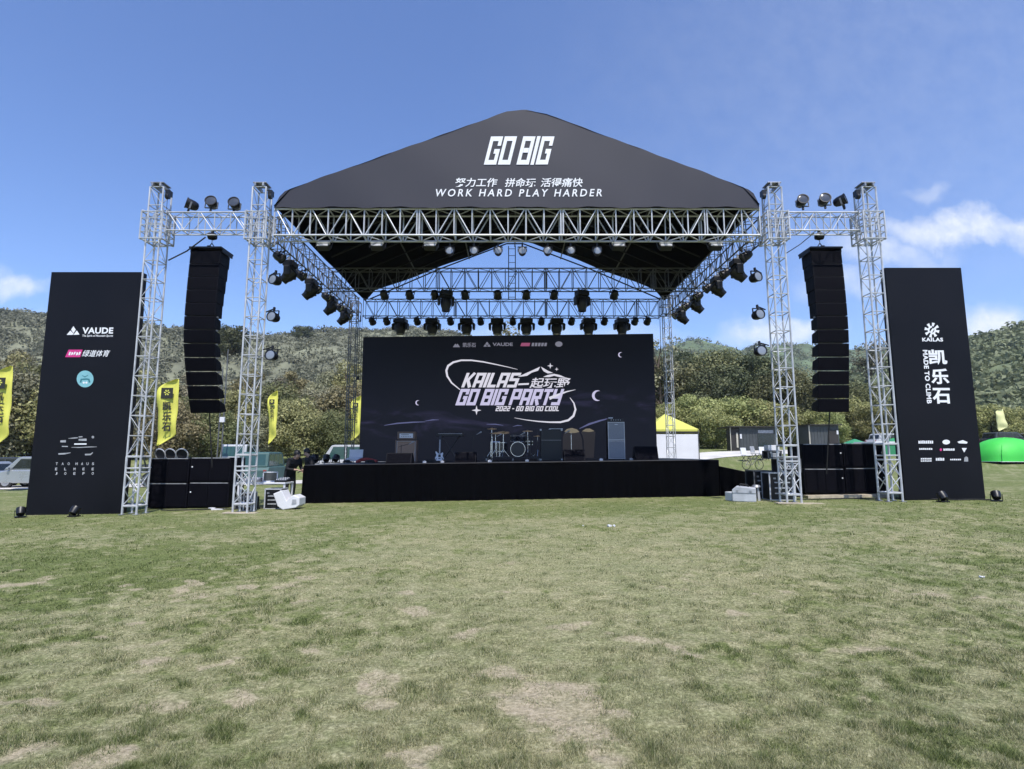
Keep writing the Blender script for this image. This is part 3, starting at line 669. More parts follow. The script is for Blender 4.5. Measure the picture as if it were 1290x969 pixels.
def box_beam(name, label, p, q, zb, zt, depth, axis, nb, mt, m2=None, r=.025, rd=.014, joint=0, group='truss beams of the stage roof', cat='truss beam'):
    """four chord truss with verticals and alternating diagonals; parts: chords, webbing, end plates"""
    root = thing(name, label, cat, p if axis == 'x' else p, group=group)
    Lg = q; ch = MB(); wb = MB(); pl = MB()
    def P(t, s, z): return (t, s, z) if axis == 'x' else (s, t, z)
    for s in (0, depth):
        for z in (0, zt-zb): ch.tube(P(0, s, z), P(Lg, s, z), r, 6)
    st = Lg/nb; H = zt-zb
    for i in range(nb+1):
        for s in (0, depth):
            if joint and i % joint == 0 and 0 < i < nb:
                for e in (-.035, .035): wb.tube(P(i*st+e, s, 0), P(i*st+e, s, H), rd*1.3, 5)
            else: wb.tube(P(i*st, s, 0), P(i*st, s, H), rd*1.15, 5)
            if i < nb:
                a, b = (H, 0) if i % 2 == 0 else (0, H)
                wb.tube(P(i*st+.04, s, a), P((i+1)*st-.04, s, b), rd, 5)
        for z in (0, H):
            wb.tube(P(i*st, 0, z), P(i*st, depth, z), rd, 5)
            if i < nb: wb.tube(P(i*st, 0 if i % 2 else depth, z), P((i+1)*st, depth if i % 2 else 0, z), rd*.85, 5)
    for t in (0.012, Lg-.012):
        for s in (0, depth):
            for z in (0, H): pl.box(P(t, s, z), P(.02, .1, .1))
    ch.build('chord', mt, root); wb.build('webbing', m2 or mt, root); pl.build('end_plate', mt, root)
    return root
ZB, ZT = 7.93, 8.74
box_beam('truss_beam', 'long front truss beam under the printed black gable', (-7.06, YF, ZB), 14.42, ZB, ZT, .50, 'x', 27, alu, joint=8, r=.03, rd=.020)
box_beam('truss_beam', 'middle truss beam spanning under the stage roof', (-7.2, 20.85, ZB), 14.4, ZB, ZT, .45, 'x', 27, alu_dull_shaded, joint=8)  # this, the rear and the side beams carry roof shade in their colour
box_beam('truss_beam', 'rear truss beam above the stage screen', (-7.0, 25.2, ZB), 14.0, ZB, ZT, .45, 'x', 26, alu_dull_shaded, joint=8)
box_beam('truss_beam', 'left side truss beam running back under the roof edge', (-7.65, YF+.60, ZB), 8.9, ZB, ZT, .45, 'y', 17, alu_dull_shaded)
box_beam('truss_beam', 'right side truss beam running back under the roof edge', (7.20, YF+.60, ZB), 8.9, ZB, ZT, .45, 'y', 17, alu_dull_shaded)
box_beam('truss_beam', 'short truss beam between the two left towers above the speaker array', (TX[0]+.34, YF+.04, 8.10), TX[1]-TX[0]-.68, 8.10, 8.66, .36, 'x', 5, alu, r=.022, group='short speaker beams')
box_beam('truss_beam', 'short truss beam between the two right towers above the speaker array', (TX[2]+.34, YF+.04, 8.10), TX[3]-TX[2]-.68, 8.10, 8.66, .36, 'x', 5, alu, r=.022, group='short speaker beams')
def rear_tower(x, label):
    root = thing('truss_tower', label, 'truss tower', (x, 25.05, tz(x, 25.05)), group='rear truss towers'); m = MB(); w = .32
    lattice_mast(m, w, .15, 8.75, .52, .021, .012); m.build('mast', alu_dull_shaded if x < 0 else alu, root)  # left mast has its shade painted in by the darker metal, right stays bright
    m = MB(); W = .5
    for xx in (-W/2, W/2):
        for y in (-.08, W-.08): m.tube((xx, y, 7.85), (xx, y, 8.72), .02, 5)
    for z in (7.85, 8.28, 8.72):
        for a, b in (((-W/2, -.08), (W/2, -.08)), ((W/2, -.08), (W/2, W-.08)), ((W/2, W-.08), (-W/2, W-.08)), ((-W/2, W-.08), (-W/2, -.08))): m.tube((*a, z), (*b, z), .018, 5)
    m.build('sleeve_block', alu_dull_shaded, root)
    m = MB(); m.box((0, w/2, .08), (.6, .6, .14)); m.build('base_plate', steel, root, bevel=.01)
rear_tower(-7.42, 'rear truss tower left of the stage screen, in shade')
rear_tower(7.26, 'rear truss tower right of the stage screen, lit by sun')
root = thing('king_post', 'narrow upright ladder truss holding the ridge above the rear beam', 'roof post', (0, 25.28, 8.76)); m = MB()
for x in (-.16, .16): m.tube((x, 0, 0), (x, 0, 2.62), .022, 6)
m.build('rail', alu_dull_shaded, root); m = MB()
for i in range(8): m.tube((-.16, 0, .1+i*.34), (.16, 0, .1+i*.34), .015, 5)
m.build('rung', alu_dull_shaded, root)

# ---------------------------------------------------------------- roof canopy with printed gable
XC = .14
def roof_top(x):
    z = np.interp(x, [-7.07, -6.98, -6.78, -.14, .40, .98, 7.06, 7.27, 7.36], [8.78, 9.04, 9.26, 11.80, 11.85, 11.75, 9.31, 9.12, 8.78])
    return float(z)
def wrinkle(x, z):
    return YF-.10+.006*math.sin(x*1.7+z*2.1)+.003*math.sin(x*4.1-z*1.3)+.05*max(0, abs(x-XC)-6.3)**1.5
roof = thing('roof_canopy', 'black gabled tarpaulin roof over the stage with white slogan print', 'stage roof', (0, 0, 0))
m = MB(); nx, nz = 97, 15; xs = [XC-7.2+14.4*i/(nx-1) for i in range(nx)]; vs = []; fs = []
for x in xs:
    zb_ = 8.745+.02*math.sin(x*3.3)+.012*math.sin(x*9.1); ztp = max(zb_+.03, roof_top(x)+.016*math.sin(x*5.3)*math.sin(x*1.9))
    for k in range(nz):
        z = zb_+(ztp-zb_)*k/(nz-1); vs.append((x, wrinkle(x, z), z))
for i in range(nx-1):
    for k in range(nz-1): a = i*nz+k; fs.append((a, a+nz, a+nz+1, a+1))
gable = m.add(vs, fs).build('front_gable', tarp, roof)
m = MB(); vs = []; fs = []; ys = [YF-.10, YF+.2, 17, 18.5, 20, 21.2, 22.5, 24, 25.2, 25.75]
for x in xs[::3]:
    for j, y in enumerate(ys):
        sag = .10*math.sin(math.pi*j/(len(ys)-1))*(1-abs(x-XC)/7.4)
        vs.append((x, y, roof_top(x)-.01-sag+(.03*math.sin(x*2+y*1.3))*(1 if j else 0)))
nj = len(ys); ni = len(xs[::3])
for i in range(ni-1):
    for j in range(nj-1): a = i*nj+j; fs.append((a, a+nj, a+nj+1, a+1))
cov = m.add(vs, fs).build('roof_cover', tarpin, roof, smooth=True); sol = cov.modifiers.new('cloth', 'SOLIDIFY'); sol.thickness = .01
for j, y in enumerate((16.4, 17.5, 18.7, 19.8, 20.95, 22.1, 23.2, 24.3, 25.45)):
    m = MB()
    for s in (-1, 1): m.path([(XC+s*6.9, y, 8.82), (XC+s*3.6, y, 10.30), (XC+s*.4, y, 11.56)], .035, 6)
    m.tube((XC-.4, y, 11.56), (XC+.4, y, 11.56), .035, 6); m.build('rafter', lampm, roof)
for x, z in ((XC-4.6, 10.0), (XC-2.2, 10.94), (XC, 11.55), (XC+2.2, 10.94), (XC+4.6, 10.0)):
    MB().tube((x, YF+.1, z-.12), (x, 25.5, z-.12), .03, 6).build('purlin', lampm, roof)
def gcurve(X, Z): return wrinkle(X, Z)-.014
m = MB(); fitpx(m, block_text('GO BIG', .162, .06, .34), 609.5, 172, 698.5, 208, YF-.1, curve=gcurve); m.build('lettering', whitep, gable, fix=False)
for u0, u1, s in ((573, 627, '努力工作'), (636, 675, '拼命玩'), (681, 734, '活得痛快')):
    m = MB(); fitpx(m, text_mesh(s, .014, .18), u0, 224.5, u1, 236, YF-.1, curve=gcurve); m.build('lettering', whitep, gable, fix=False)
m = MB(); fitpx(m, text_mesh('WORK HARD PLAY HARDER', .014, .2, 1.4), 549, 238.5, 758, 248, YF-.1, curve=gcurve); m.build('lettering', whitep, gable, fix=False)
m = MB()
for s in (-1, 1):
    for x in (3.0, 5.2): m.box((XC+s*x, YF+.25, roof_top(XC+s*x)+.012), (.9, .5, .014), Matrix.Rotation(s*R(20.5), 3, 'Y'))
m.build('roof_patch', tarp, roof)

# ---------------------------------------------------------------- stage platform, ramp
def dz(x): return 1.225+.0131*x                       # deck height
st = thing('stage_platform', 'low black stage platform with cloth skirt in front of the screen', 'stage', (0, 0, 0))
DX0, DX1, DY0, DY1 = -6.90, 6.86, 18.45, 25.0
m = MB(); m.add([(DX0, DY0, dz(DX0)), (DX1, DY0, dz(DX1)), (DX1, DY1, dz(DX1)), (DX0, DY1, dz(DX0)), (DX0, DY0, dz(DX0)-.09), (DX1, DY0, dz(DX1)-.09), (DX1, DY1, dz(DX1)-.09), (DX0, DY1, dz(DX0)-.09)],
      [(0, 1, 2, 3), (4, 5, 6, 7), (0, 1, 5, 4), (1, 2, 6, 5), (2, 3, 7, 6), (3, 0, 4, 7)]); m.build('deck', deckm, st, bevel=.012)
def skirt(mb, a, b, za, zb, nrm, n=160, amp=.03):
    a = Vector(a); b = Vector(b); nrm = Vector(nrm); vs = []; fs = []
    for i in range(n+1):
        t = i/n; p = a.lerp(b, t); L_ = (b-a).length*t
        f = amp*math.sin(L_*16+2*math.sin(L_*1.7))+amp*.5*math.sin(L_*31)
        top = za(p.x); bot = tz(p.x, p.y)-.02
        for z, k in ((top, .25), ((top+bot)/2, .8), (bot, 1.3)): q = p+nrm*(.02+f*k); vs.append((q.x, q.y, z))
    for i in range(n):
        for k in range(2): a_ = i*3+k; fs.append((a_, a_+3, a_+4, a_+1))
    mb.add(vs, fs)
m = MB(); tp = lambda x: dz(x)-.012
skirt(m, (DX0, DY0, 0), (DX1, DY0, 0), tp, 0, (0, -1, 0)); skirt(m, (DX0, DY1, 0), (DX0, DY0, 0), tp, 0, (-1, 0, 0), 80); skirt(m, (DX1, DY0, 0), (DX1, DY1, 0), tp, 0, (1, 0, 0), 80)
m.build('skirt', velvet, st, smooth=True)
m = MB()
for x in np.arange(DX0+.5, DX1, 1.22):
    for y in (DY0+.4, DY0+2.4, DY0+4.4, DY1-.3): m.tube((x, y, tz(x, y)), (x, y, dz(x)-.09), .03, 6)
m.build('leg_frame', steel, st)
rp = thing('stage_ramp', 'black cloth covered ramp sloping down from the right end of the stage', 'ramp', (0, 0, 0))
rz = lambda x: dz(DX1)-.20-(x-DX1)*.205
m = MB(); m.prism([(DX1+.06, rz(DX1+.06)), (DX1+4.9, rz(DX1+4.9)), (DX1+4.9, rz(DX1+4.9)-.08), (DX1+.06, rz(DX1+.06)-.08)], DY0+.15, DY0+1.75); m.build('ramp_board', deckm, rp, bevel=.01)
m = MB()
skirt(m, (DX1+.06, DY0+.15, 0), (DX1+4.9, DY0+.15, 0), lambda x: rz(x)-.01, 0, (0, -1, 0), 60); skirt(m, (DX1+4.9, DY0+1.75, 0), (DX1+.06, DY0+1.75, 0), lambda x: rz(x)-.01, 0, (0, 1, 0), 60); m.build('skirt', velvet, rp, smooth=True)

# ---------------------------------------------------------------- stage screen
YS = 24.72
scr = thing('stage_screen', 'wide dark video screen with white party title, ring, mountains and moons', 'video screen', (0, 0, 0))
c00 = at(458, 577, YS); c10 = at(826.5, 577, YS); c01 = at(458, 425.3, YS); c11 = at(822.5, 421, YS)
Z0 = 1.16; XL, XR = -6.80, 6.46; ZL, ZR = c01.z, c11.z
sm = bpy.data.materials.new('lit screen'); sm.use_nodes = True
def screen_mat():
    nt = sm.node_tree; b = nt.nodes['Principled BSDF']; tc = N(nt, 'ShaderNodeTexCoord'); sp = N(nt, 'ShaderNodeSeparateXYZ'); L(nt, tc.outputs['Object'], sp.inputs[0])
    mp = N(nt, 'ShaderNodeMapping'); mp.inputs['Scale'].default_value = (.30, 1, .9); L(nt, tc.outputs['Object'], mp.inputs[0])
    n1 = N(nt, 'ShaderNodeTexNoise'); n1.inputs['Scale'].default_value = 1.3; n1.inputs['Detail'].default_value = 7; n1.inputs['Roughness'].default_value = .62; n1.inputs['Distortion'].default_value = 1.4
    L(nt, mp.outputs[0], n1.inputs[0])
    # a band of violet night cloud across the lower half of the picture shown on the screen
    band = N(nt, 'ShaderNodeMapRange', interpolation_type='SMOOTHSTEP'); L(nt, mth(nt, 'ABSOLUTE', mth(nt, 'SUBTRACT', sp.outputs['Z'], mth(nt, 'ADD', 3.25, mth(nt, 'MULTIPLY', sp.outputs['X'], .07)))), band.inputs['Value'])
    band.inputs['From Min'].default_value = 1.5; band.inputs['From Max'].default_value = 0
    r = N(nt, 'ShaderNodeMapRange', interpolation_type='SMOOTHSTEP'); L(nt, n1.outputs['Fac'], r.inputs['Value']); r.inputs['From Min'].default_value = .50; r.inputs['From Max'].default_value = .78
    cl = mth(nt, 'MULTIPLY', band.outputs[0], r.outputs[0])
    mx = N(nt, 'ShaderNodeMix', data_type='RGBA'); L(nt, cl, mx.inputs['Factor']); mx.inputs['A'].default_value = (.0020, .0024, .0046, 1); mx.inputs['B'].default_value = (.022, .020, .050, 1)
    low = N(nt, 'ShaderNodeMapRange', interpolation_type='SMOOTHSTEP'); L(nt, sp.outputs['Z'], low.inputs['Value']); low.inputs['From Min'].default_value = 6.6; low.inputs['From Max'].default_value = 2.2
    m2 = N(nt, 'ShaderNodeMix', data_type='RGBA', blend_type='ADD'); m2.inputs['Factor'].default_value = 1; L(nt, mx.outputs['Result'], m2.inputs['A'])
    sc_ = N(nt, 'ShaderNodeVectorMath', operation='SCALE'); sc_.inputs[0].default_value = (.0045, .0050, .0078); L(nt, low.outputs[0], sc_.inputs['Scale']); L(nt, sc_.outputs[0], m2.inputs['B'])
    L(nt, m2.outputs['Result'], b.inputs['Emission Color']); b.inputs['Emission Strength'].default_value = 1; b.inputs['Base Color'].default_value = (.006, .006, .007, 1); b.inputs['Roughness'].default_value = .5; b.inputs['Specular IOR Level'].default_value = .15
screen_mat()
def emis(name, col, s=1):
    m = bpy.data.materials.new(name); m.use_nodes = True; b = m.node_tree.nodes['Principled BSDF']; b.inputs['Base Color'].default_value = (.02, .02, .02, 1)
    b.inputs['Emission Color'].default_value = (*col, 1); b.inputs['Emission Strength'].default_value = s; return m
e_white = emis('screen white', (.52, .51, .58)); e_lav = emis('screen lavender', (.42, .40, .56)); e_dim = emis('screen dim grey', (.14, .14, .18)); e_pink = emis('screen pink', (.22, .05, .11)); e_blue = emis('screen blue streak', (.075, .08, .17))
m = MB(); m.add([(XL, YS, Z0), (XR, YS, Z0), (XR, YS, ZR), (XL, YS, ZL)], [(0, 1, 2, 3)]); face = m.build('screen_face', sm, scr, fix=False)
m = MB(); m.add([(XL-.02, YS+.006, Z0), (XR+.02, YS+.006, Z0), (XR+.02, YS+.006, ZR+.02), (XL-.02, YS+.006, ZL+.02), (XL-.02, YS+.12, Z0), (XR+.02, YS+.12, Z0), (XR+.02, YS+.12, ZR+.02), (XL-.02, YS+.12, ZL+.02)],
            [(0, 1, 2, 3), (4, 5, 6, 7), (0, 1, 5, 4), (1, 2, 6, 5), (2, 3, 7, 6), (3, 0, 4, 7)]); m.build('screen_cabinet', lampm, scr)
m = MB()
for x in np.arange(XL+.5, XR, 1.5):
    m.tube((x, YS+.22, 1.15), (x, YS+.22, 6.7), .025, 6); m.tube((x, YS+.22, 5.6), (x, YS+.26, 1.2), .02, 6)
for z in (1.4, 2.9, 4.4, 5.9): m.tube((XL+.3, YS+.25, z), (XR-.3, YS+.25, z), .022, 6)
m.build('support_frame', alu_dull_shaded, scr)
def wr(build, e, name='lettering'):
    m = MB(); build(m); return m.build(name, e, face, fix=False)
def each(put, *fns):
    for f in fns: put(f)
YQ = YS-.004
wr(lambda m: fitpx(m, block_text('KAILAS', .19, .07, .34), 581, 469, 657, 489, YQ), e_white)
wr(lambda m: polypx(m, [(653, 483.2), (666.5, 482.6), (666, 484.8), (652.5, 485.4)], YQ), e_white)
wr(lambda m: (fitpx(m, text_mesh('起玩野', .016, .25), 667, 476, 719, 489, YQ)), e_white)
wr(lambda m: fitpx(m, block_text('GO BIG PARTY', .19, .07, .34), 573.5, 490, 711, 511.5, YQ), e_lav)
wr(lambda m: fitpx(m, block_text('2022 - GO BIG GO COOL', .2, .12, .25), 624, 511.8, 704, 518, YQ), e_white)
wr(lambda m: (polypx(m, [(652, 475), (663, 470), (672, 466), (680.5, 462), (678, 467), (670, 469.5), (664, 473.5), (657, 474.5)], YQ), polypx(m, [(681.5, 462), (690, 467), (697, 470), (690, 470.5), (685, 468), (683.5, 466)], YQ),
               polypx(m, [(684, 475), (690, 472.5), (698, 471), (705, 472.5), (712, 475.5), (718, 477), (706, 475.5), (698, 473.5), (692, 475.2)], YQ)), e_white, 'mountain_emblem')
wr(lambda m: strip(m, [(579.5, 491), (569, 482.5), (563.5, 474), (562.3, 467), (564.5, 461), (571, 456.5), (581, 454), (594, 454), (609, 456), (626, 459.5), (640, 462.5), (652, 465.5)], [.5, .9, 1.2, 1.35, 1.35, 1.2, 1.0, .9, .8, .6, .4, .2], YQ), e_white, 'ring_emblem')
wr(lambda m: strip(m, [(718, 501), (723, 508), (725, 516), (722.5, 524), (716, 529.5), (706, 532), (693, 532), (678, 531), (662, 529), (648, 526.5)], [.3, .8, 1.2, 1.4, 1.3, 1.1, .9, .7, .45, .2], YQ), e_white, 'ring_emblem')
wr(lambda m: strip(m, [(692, 502), (703, 497.5), (714, 493.5), (725, 491)], [2.0, 1.3, .8, .2], YQ, lift=.004), e_white, 'ring_emblem')
for q in ((600.3, 517, 6.2), (693.2, 461, 4), (701.3, 465.2, 2.6)): wr(lambda m: starpx(m, *q, YQ), e_white, 'star_emblem')
for q in ((752.5, 498.5, 6.8), (526.5, 507.5, 3.2), (782, 447, 3.3)): wr(lambda m: moonpx(m, *q, YQ), e_lav, 'moon_emblem')
for P_, W_ in (([(484, 536), (500, 533.5), (520, 532), (536, 531.5)], [.3, .8, .8, .3]), ([(536, 530.5), (545, 529), (553, 529)], [.3, .7, .2]), ([(730, 540), (742, 534.5), (756, 530), (772, 526)], [.3, 1.2, 1.0, .2]),
               ([(613, 534.5), (624, 534.5), (634, 536)], [.3, .6, .2]), ([(646, 537.5), (652, 536), (658, 536.5)], [.2, .6, .2])):
    wr(lambda m: strip(m, P_, W_, YQ), e_blue, 'cloud_streak')
e_tent1 = emis('screen tent glow', (.14, .12, .08)); e_tent2 = emis('screen tent body', (.0145, .0110, .0090))
wr(lambda m: (polypx(m, [(709, 577), (709, 551), (711, 545), (715, 541), (721, 540), (727, 542), (731, 547), (733, 553), (735, 577)], YQ, lift=-.001), polypx(m, [(736, 577), (735.5, 556), (734, 549), (732, 544.6), (736, 542.5), (741, 541.5), (746, 542.5), (750, 544.5), (749, 560), (748, 577)], YQ, lift=-.001)), e_tent2, 'tent_emblem')
wr(lambda m: (polypx(m, [(711, 543.8), (714, 540.6), (720.5, 539.2), (727, 541.2), (730, 544.2), (724, 545.6), (717, 545.6)], YQ, lift=.001), polypx(m, [(733, 543.4), (738, 540.2), (743, 539.8), (749, 543.2), (742, 544.4)], YQ, lift=.001)), e_tent1, 'tent_emblem')
for fn in (lambda m: polypx(m, [(570.5, 437.5), (573.5, 433), (575, 434.5), (576.5, 433), (579.5, 437.5)], YQ), lambda m: fitpx(m, text_mesh('凯乐石', .02), 583, 431.8, 599.5, 437.6, YQ),
           lambda m: (polypx(m, [(609, 436.8), (611.3, 433.4), (613.4, 436.8)], YQ), polypx(m, [(611.6, 433), (613.6, 430.6), (615.6, 433), (613.6, 435.6)], YQ), polypx(m, [(613.8, 436.8), (615.9, 433.4), (618.2, 436.8)], YQ)),
           lambda m: fitpx(m, text_mesh('VAUDE', .03), 620.5, 431.8, 646, 436, YQ), lambda m: [polypx(m, [(669.5+k*4, 436.2), (670.3+k*4, 432), (673.2+k*4, 432), (672.4+k*4, 436.2)], YQ) for k in range(5)],
           lambda m: ellpx(m, 704, 433.6, 4.6, 3.4, YQ)): wr(fn, e_dim, 'sponsor_logo')
wr(lambda m: polypx(m, [(655.5, 436.2), (657, 432), (668, 432), (667, 436.2)], YQ), e_pink, 'sponsor_logo')

# ---------------------------------------------------------------- speakers
def line_array(xc, label, inner, back):
    """inner +1: inner side is towards +X"""
    Yf = 16.15; root = thing('line_array', label, 'line array speaker', (xc, Yf, 0), group='hanging speaker columns'); n = 12; w = .93
    zt = 7.66; zb = 2.72; H = (zt-zb)/n
    m = MB(); m.box((0, .32, zt+.10), (w+.06, .74, .055)); m.box((0, .30, zt+.17), (.10, .34, .12)); m.tube((-.16, .3, zt+.13), (0, .3, zt+.36), .016, 6); m.tube((.16, .3, zt+.13), (0, .3, zt+.36), .016, 6)
    for s in (-1, 1): m.box((s*(w/2+.02), .34, zt+.03), (.03, .6, .12))
    m.build('flying_frame', lampm, root, bevel=.006)
    m = MB(); m.lathe([(.03, -.14), (.10, -.11), (.12, 0), (.10, .11), (.03, .14)], Matrix.Translation((0, .30, zt+.58)) @ Matrix.Rotation(R(90), 4, 'Y'), 12); m.box((0, .30, zt+.70), (.07, .07, .16)); m.build('hoist', lampm, root, smooth=True)
    m = MB(); m.tube((0, .3, zt+.34), (0, .3, zt+.60), .012, 6); m.tube((0, .3, zt+.7), (0, .3, 8.2), .014, 6); m.build('hoist_chain', steel, root)
    # each cabinet hangs from the one above; the column bows forward in the middle and turns back at its foot
    yo = lambda t: -.07*math.sin(math.pi*min(1, t*1.25))+back*max(0, (t-.45)/.55)**1.8
    for i in range(n):
        t0 = i/n; t1 = (i+1)/n; za = zt-i*H; zb_ = za-H+(.010 if i < 4 else .018); dp = .62-.22*min(1, i/5.)
        ya, yb = yo(t0), yo(t1); tp = .05+.05*max(0, (i-4)/7.)      # back of the box is lower than its front, so wedge gaps open
        V = []; k = w/2
        for s in (-1, 1): V += [(s*k, ya, za), (s*k, yb, zb_), (s*k*.93, ya+dp, za-(tp if i > 4 else 0)), (s*k*.93, yb+dp, zb_+tp*.8*(i > 4))]
        m = MB(); m.add(V, [(0, 1, 3, 2), (4, 6, 7, 5), (0, 4, 5, 1), (2, 3, 7, 6), (0, 2, 6, 4), (1, 5, 7, 3)])
        c = m.build('speaker_cabinet', cabm, root, bevel=.012)
        g = MB(); e = .035; f = .006
        P = lambda s, t: (s*(k-e), ya+(yb-ya)*t-f, za+(zb_-za)*t)
        g.add([P(-1, .10), P(1, .10), P(1, .90), P(-1, .90)], [(0, 1, 2, 3)])
        g.build('grille', grillm, c, fix=False)
        if i > 4:
            for s in (-1, 1): MB().box((s*(k-.015), (ya+dp*.4), za+.004), (.02, .08, .045)).build('rigging_pin', steel, c)
    m = MB(); m.tube((0, yo(1)+.2, zb+.06), (-inner*-.06, yo(1)+.5, .9), .018, 6); m.build('guide_cable', rubber, root)
line_array(-9.36, 'tall hanging column of black speakers by the two left towers', 1, .62)
line_array(9.60, 'tall hanging column of black speakers by the two right towers', -1, .22)

def make_sub(flip):
    root = thing('subwoofer', 'x', 'subwoofer'); w, d, h = 1.27, .95, .765
    m = MB(); m.box((0, d/2, h/2), (w-.012, d, h-.012)); c = m.build('cabinet', cabm, root, bevel=.02)
    m = MB()
    for x0, x1 in ((-w/2+.05, -.02), (.02, w/2-.05)):
        m.box(((x0+x1)/2, -.012, h/2), (x1-x0, .02, h-.10))
    m.build('grille', grillm, root, bevel=.008)
    m = MB(); m.box((0, -.004, h-.018), (w-.10, .012, .02)); m.build('front_rail', greyp, root)
    m = MB(); m.lathe([(.022, 0), (.022, .008), (.01, .01)], Matrix.Translation((flip*(-w/2+.09), -.024, h*.62)) @ Matrix.Rotation(R(90), 4, 'X'), 12); m.build('badge', whitep, root)
    for s in (-1, 1):
        m = MB(); m.box((s*(w/2-.004), d*.45, h*.62), (.012, .22, .09)); m.build('side_handle', rubber, root, bevel=.004)
    return root
for side, xs, Y in (('left', (-10.66, -9.37), 17.25), ('right', (9.68, 10.96), 17.25)):
    p = make_sub(1 if side == 'left' else -1)
    for a, x in enumerate(xs):
        for b in (0, 1):
            z = tz(x, Y)+(.02 if side == 'left' else .12)+b*.768
            lb = ('upper', 'lower')[1-b]+' black subwoofer cabinet in the '+side+' ground stack, '+('outer' if (a == 0) == (side == 'left') else 'inner')+' column'
            if a == b == 0: o = p; o.location = (x, Y, z); tag(o, lb, group='subwoofers in the ground stacks')
            else: dup(p, (x, Y, z), 0, lb, 'subwoofers in the ground stacks')
# flat boards under the right stack
m = MB()
for k, y in enumerate((17.15, 17.6, 18.1)): m.box((10.32, y, tz(10.32, y)+.045), (2.62, .28, .09), Matrix.Rotation(-R(1), 3, 'Y'))
tag(m.build('pallet', wood, None, bevel=.006), 'low wooden pallet of boards under the right subwoofer stack', 'pallet')
m = MB(); m.box((-8.75, 16.7, tz(-8.75, 16.7)+.02), (.34, .2, .03), Matrix.Rotation(R(15), 3, 'Z')); m.box((-8.95, 16.72, tz(-8.95, 16.7)+.05), (.16, .12, .03), Matrix.Rotation(R(-25), 3, 'Z'))
tag(m.build('paper_scrap', whiteplas, None), 'small white scrap on the grass before the left subwoofers', 'scrap')

# ---------------------------------------------------------------- lamps
def RX(a): return Matrix.Rotation(a, 4, 'X')
def RYm(a): return Matrix.Rotation(a, 4, 'Y')
def RZ(a): return Matrix.Rotation(a, 4, 'Z')
def T(*p): return Matrix.Translation(p)
def make_par(r=.15, ln=.30, lens=lensm, clamp=1):
    """par can whose lens looks along -Y; its yoke hangs or stands at the origin (clamp +1 above, -1 below)"""
    root = thing('par_light', 'x', 'stage light')
    m = MB(); m.lathe([(r*.35, ln*.75), (r*.75, ln*.62), (r*.95, ln*.3), (r, -ln*.3), (r*1.09, -ln*.3), (r*1.09, -ln*.42), (r*.92, -ln*.42), (r*.92, -ln*.3)], RX(R(90)), 20)
    for v in range(len(m.v)): m.v[v] = (m.v[v][0], m.v[v][1]*-1, m.v[v][2])
    b = m.build('can', lampm, root, smooth=True)
    m = MB(); m.lathe([(r*.01, -.012), (r*.6, -.009), (r*.9, 0), (r*.9, .006)], T(0, -ln*.36, 0) @ RX(R(-90)) @ T(0, 0, 0), 20)
    m.build('lens', lens, b, smooth=True)
    m = MB(); c = clamp
    for s in (-1, 1): m.box((s*(r*1.14), 0, c*r*.55), (.012, .045, r*1.35))
    m.box((0, 0, c*r*1.24), (r*2.34, .05, .014)); m.build('yoke', alu_dull_shaded if clamp < 0 else lampm, root)
    m = MB(); m.box((0, 0, c*(r*1.24+.06)), (.05, .06, .12)); m.build('clamp', lampm, root, bevel=.006)
    return root
def orient(o, loc, rx=0, rz=0, ry=0, s=1):
    o.location = loc; o.rotation_euler = (rx, ry, rz); o.scale = (s, s, s)
# three on each short speaker beam
for side, spots in (('left', [(240, 257.5, -.9, .5), (267, 255.5, .15, .15), (296, 257, .1, -.15)]), ('right', [(1010, 253.5, -.1, .1), (1038, 252, -.15, -.1), (1060, 252.5, .8, -.5)])):
    for i, (u, v, rz_, ry_) in enumerate(spots):
        o = make_par(.155, .30, lensd, -1); p = at(u, v, YF+.22); orient(o, p+Vector((0, 0, 0)), R(-12), rz_)
        tag(o, 'black par light standing on the short '+side+' speaker beam, '+ordn(i, 3), group='par lights on the speaker beams')
# three clamped to the inner side of each inner tower
for side, spots, sg in (('left', [(346.5, 353), (344.5, 399.5), (342.5, 448)], 1), ('right', [(952, 349.5), (955, 396.5), (957.5, 442.5)], -1)):
    for i, (u, v) in enumerate(spots):
        o = make_par(.145, .26, lensm, 1); p = at(u, v, YF-.02); o.location = p; o.rotation_euler = (R(-4), 0, sg*R(-22+8*i))
        m = MB(); m.tube((0, 0, .25), (-sg*.33, .08, .20), .02, 6); m.build('side_arm', lampm, o)
        tag(o, 'round par light clamped to the '+side+' front tower, '+('topmost', 'middle', 'lowest')[i]+' of three', group='par lights on the inner towers')
# a row of seven under the front beam, facing the lawn
for i, u in enumerate((566.6, 597, 627.5, 658, 690, 719, 752.5)):
    o = make_par(.12, .22, lensm, 1); p = at(u, 317, 16.08); orient(o, p, R(-6), R((u-645)*-.03)); tag(o, 'small round par light under the front roof beam, '+ordn(i, 7), group='par lights under the front beam')
    m = MB(); m.tube((0, 0, .2), (0, 0, max(.22, ZB-p.z)), .012, 6); m.build('hanging_rod', lampm, o)
def make_small(lens=lensd):
    o = make_par(.15, .30, lens, 1); return o
p0 = None
for i, u in enumerate((469, 487, 525.5, 567.5, 605.5, 646, 682, 720, 761.5, 800, 815.7)):
    p = at(u, 405, 25.1); lb = 'small black par light under the rear beam above the screen, '+ordn(i, 11)
    if p0 is None: p0 = make_small(); o = p0
    else: o = dup(p0)
    orient(o, p, R(30), R(180+(u-645)*.05), s=1.0); tag(o, lb, group='par lights under the rear beam')
p1 = None
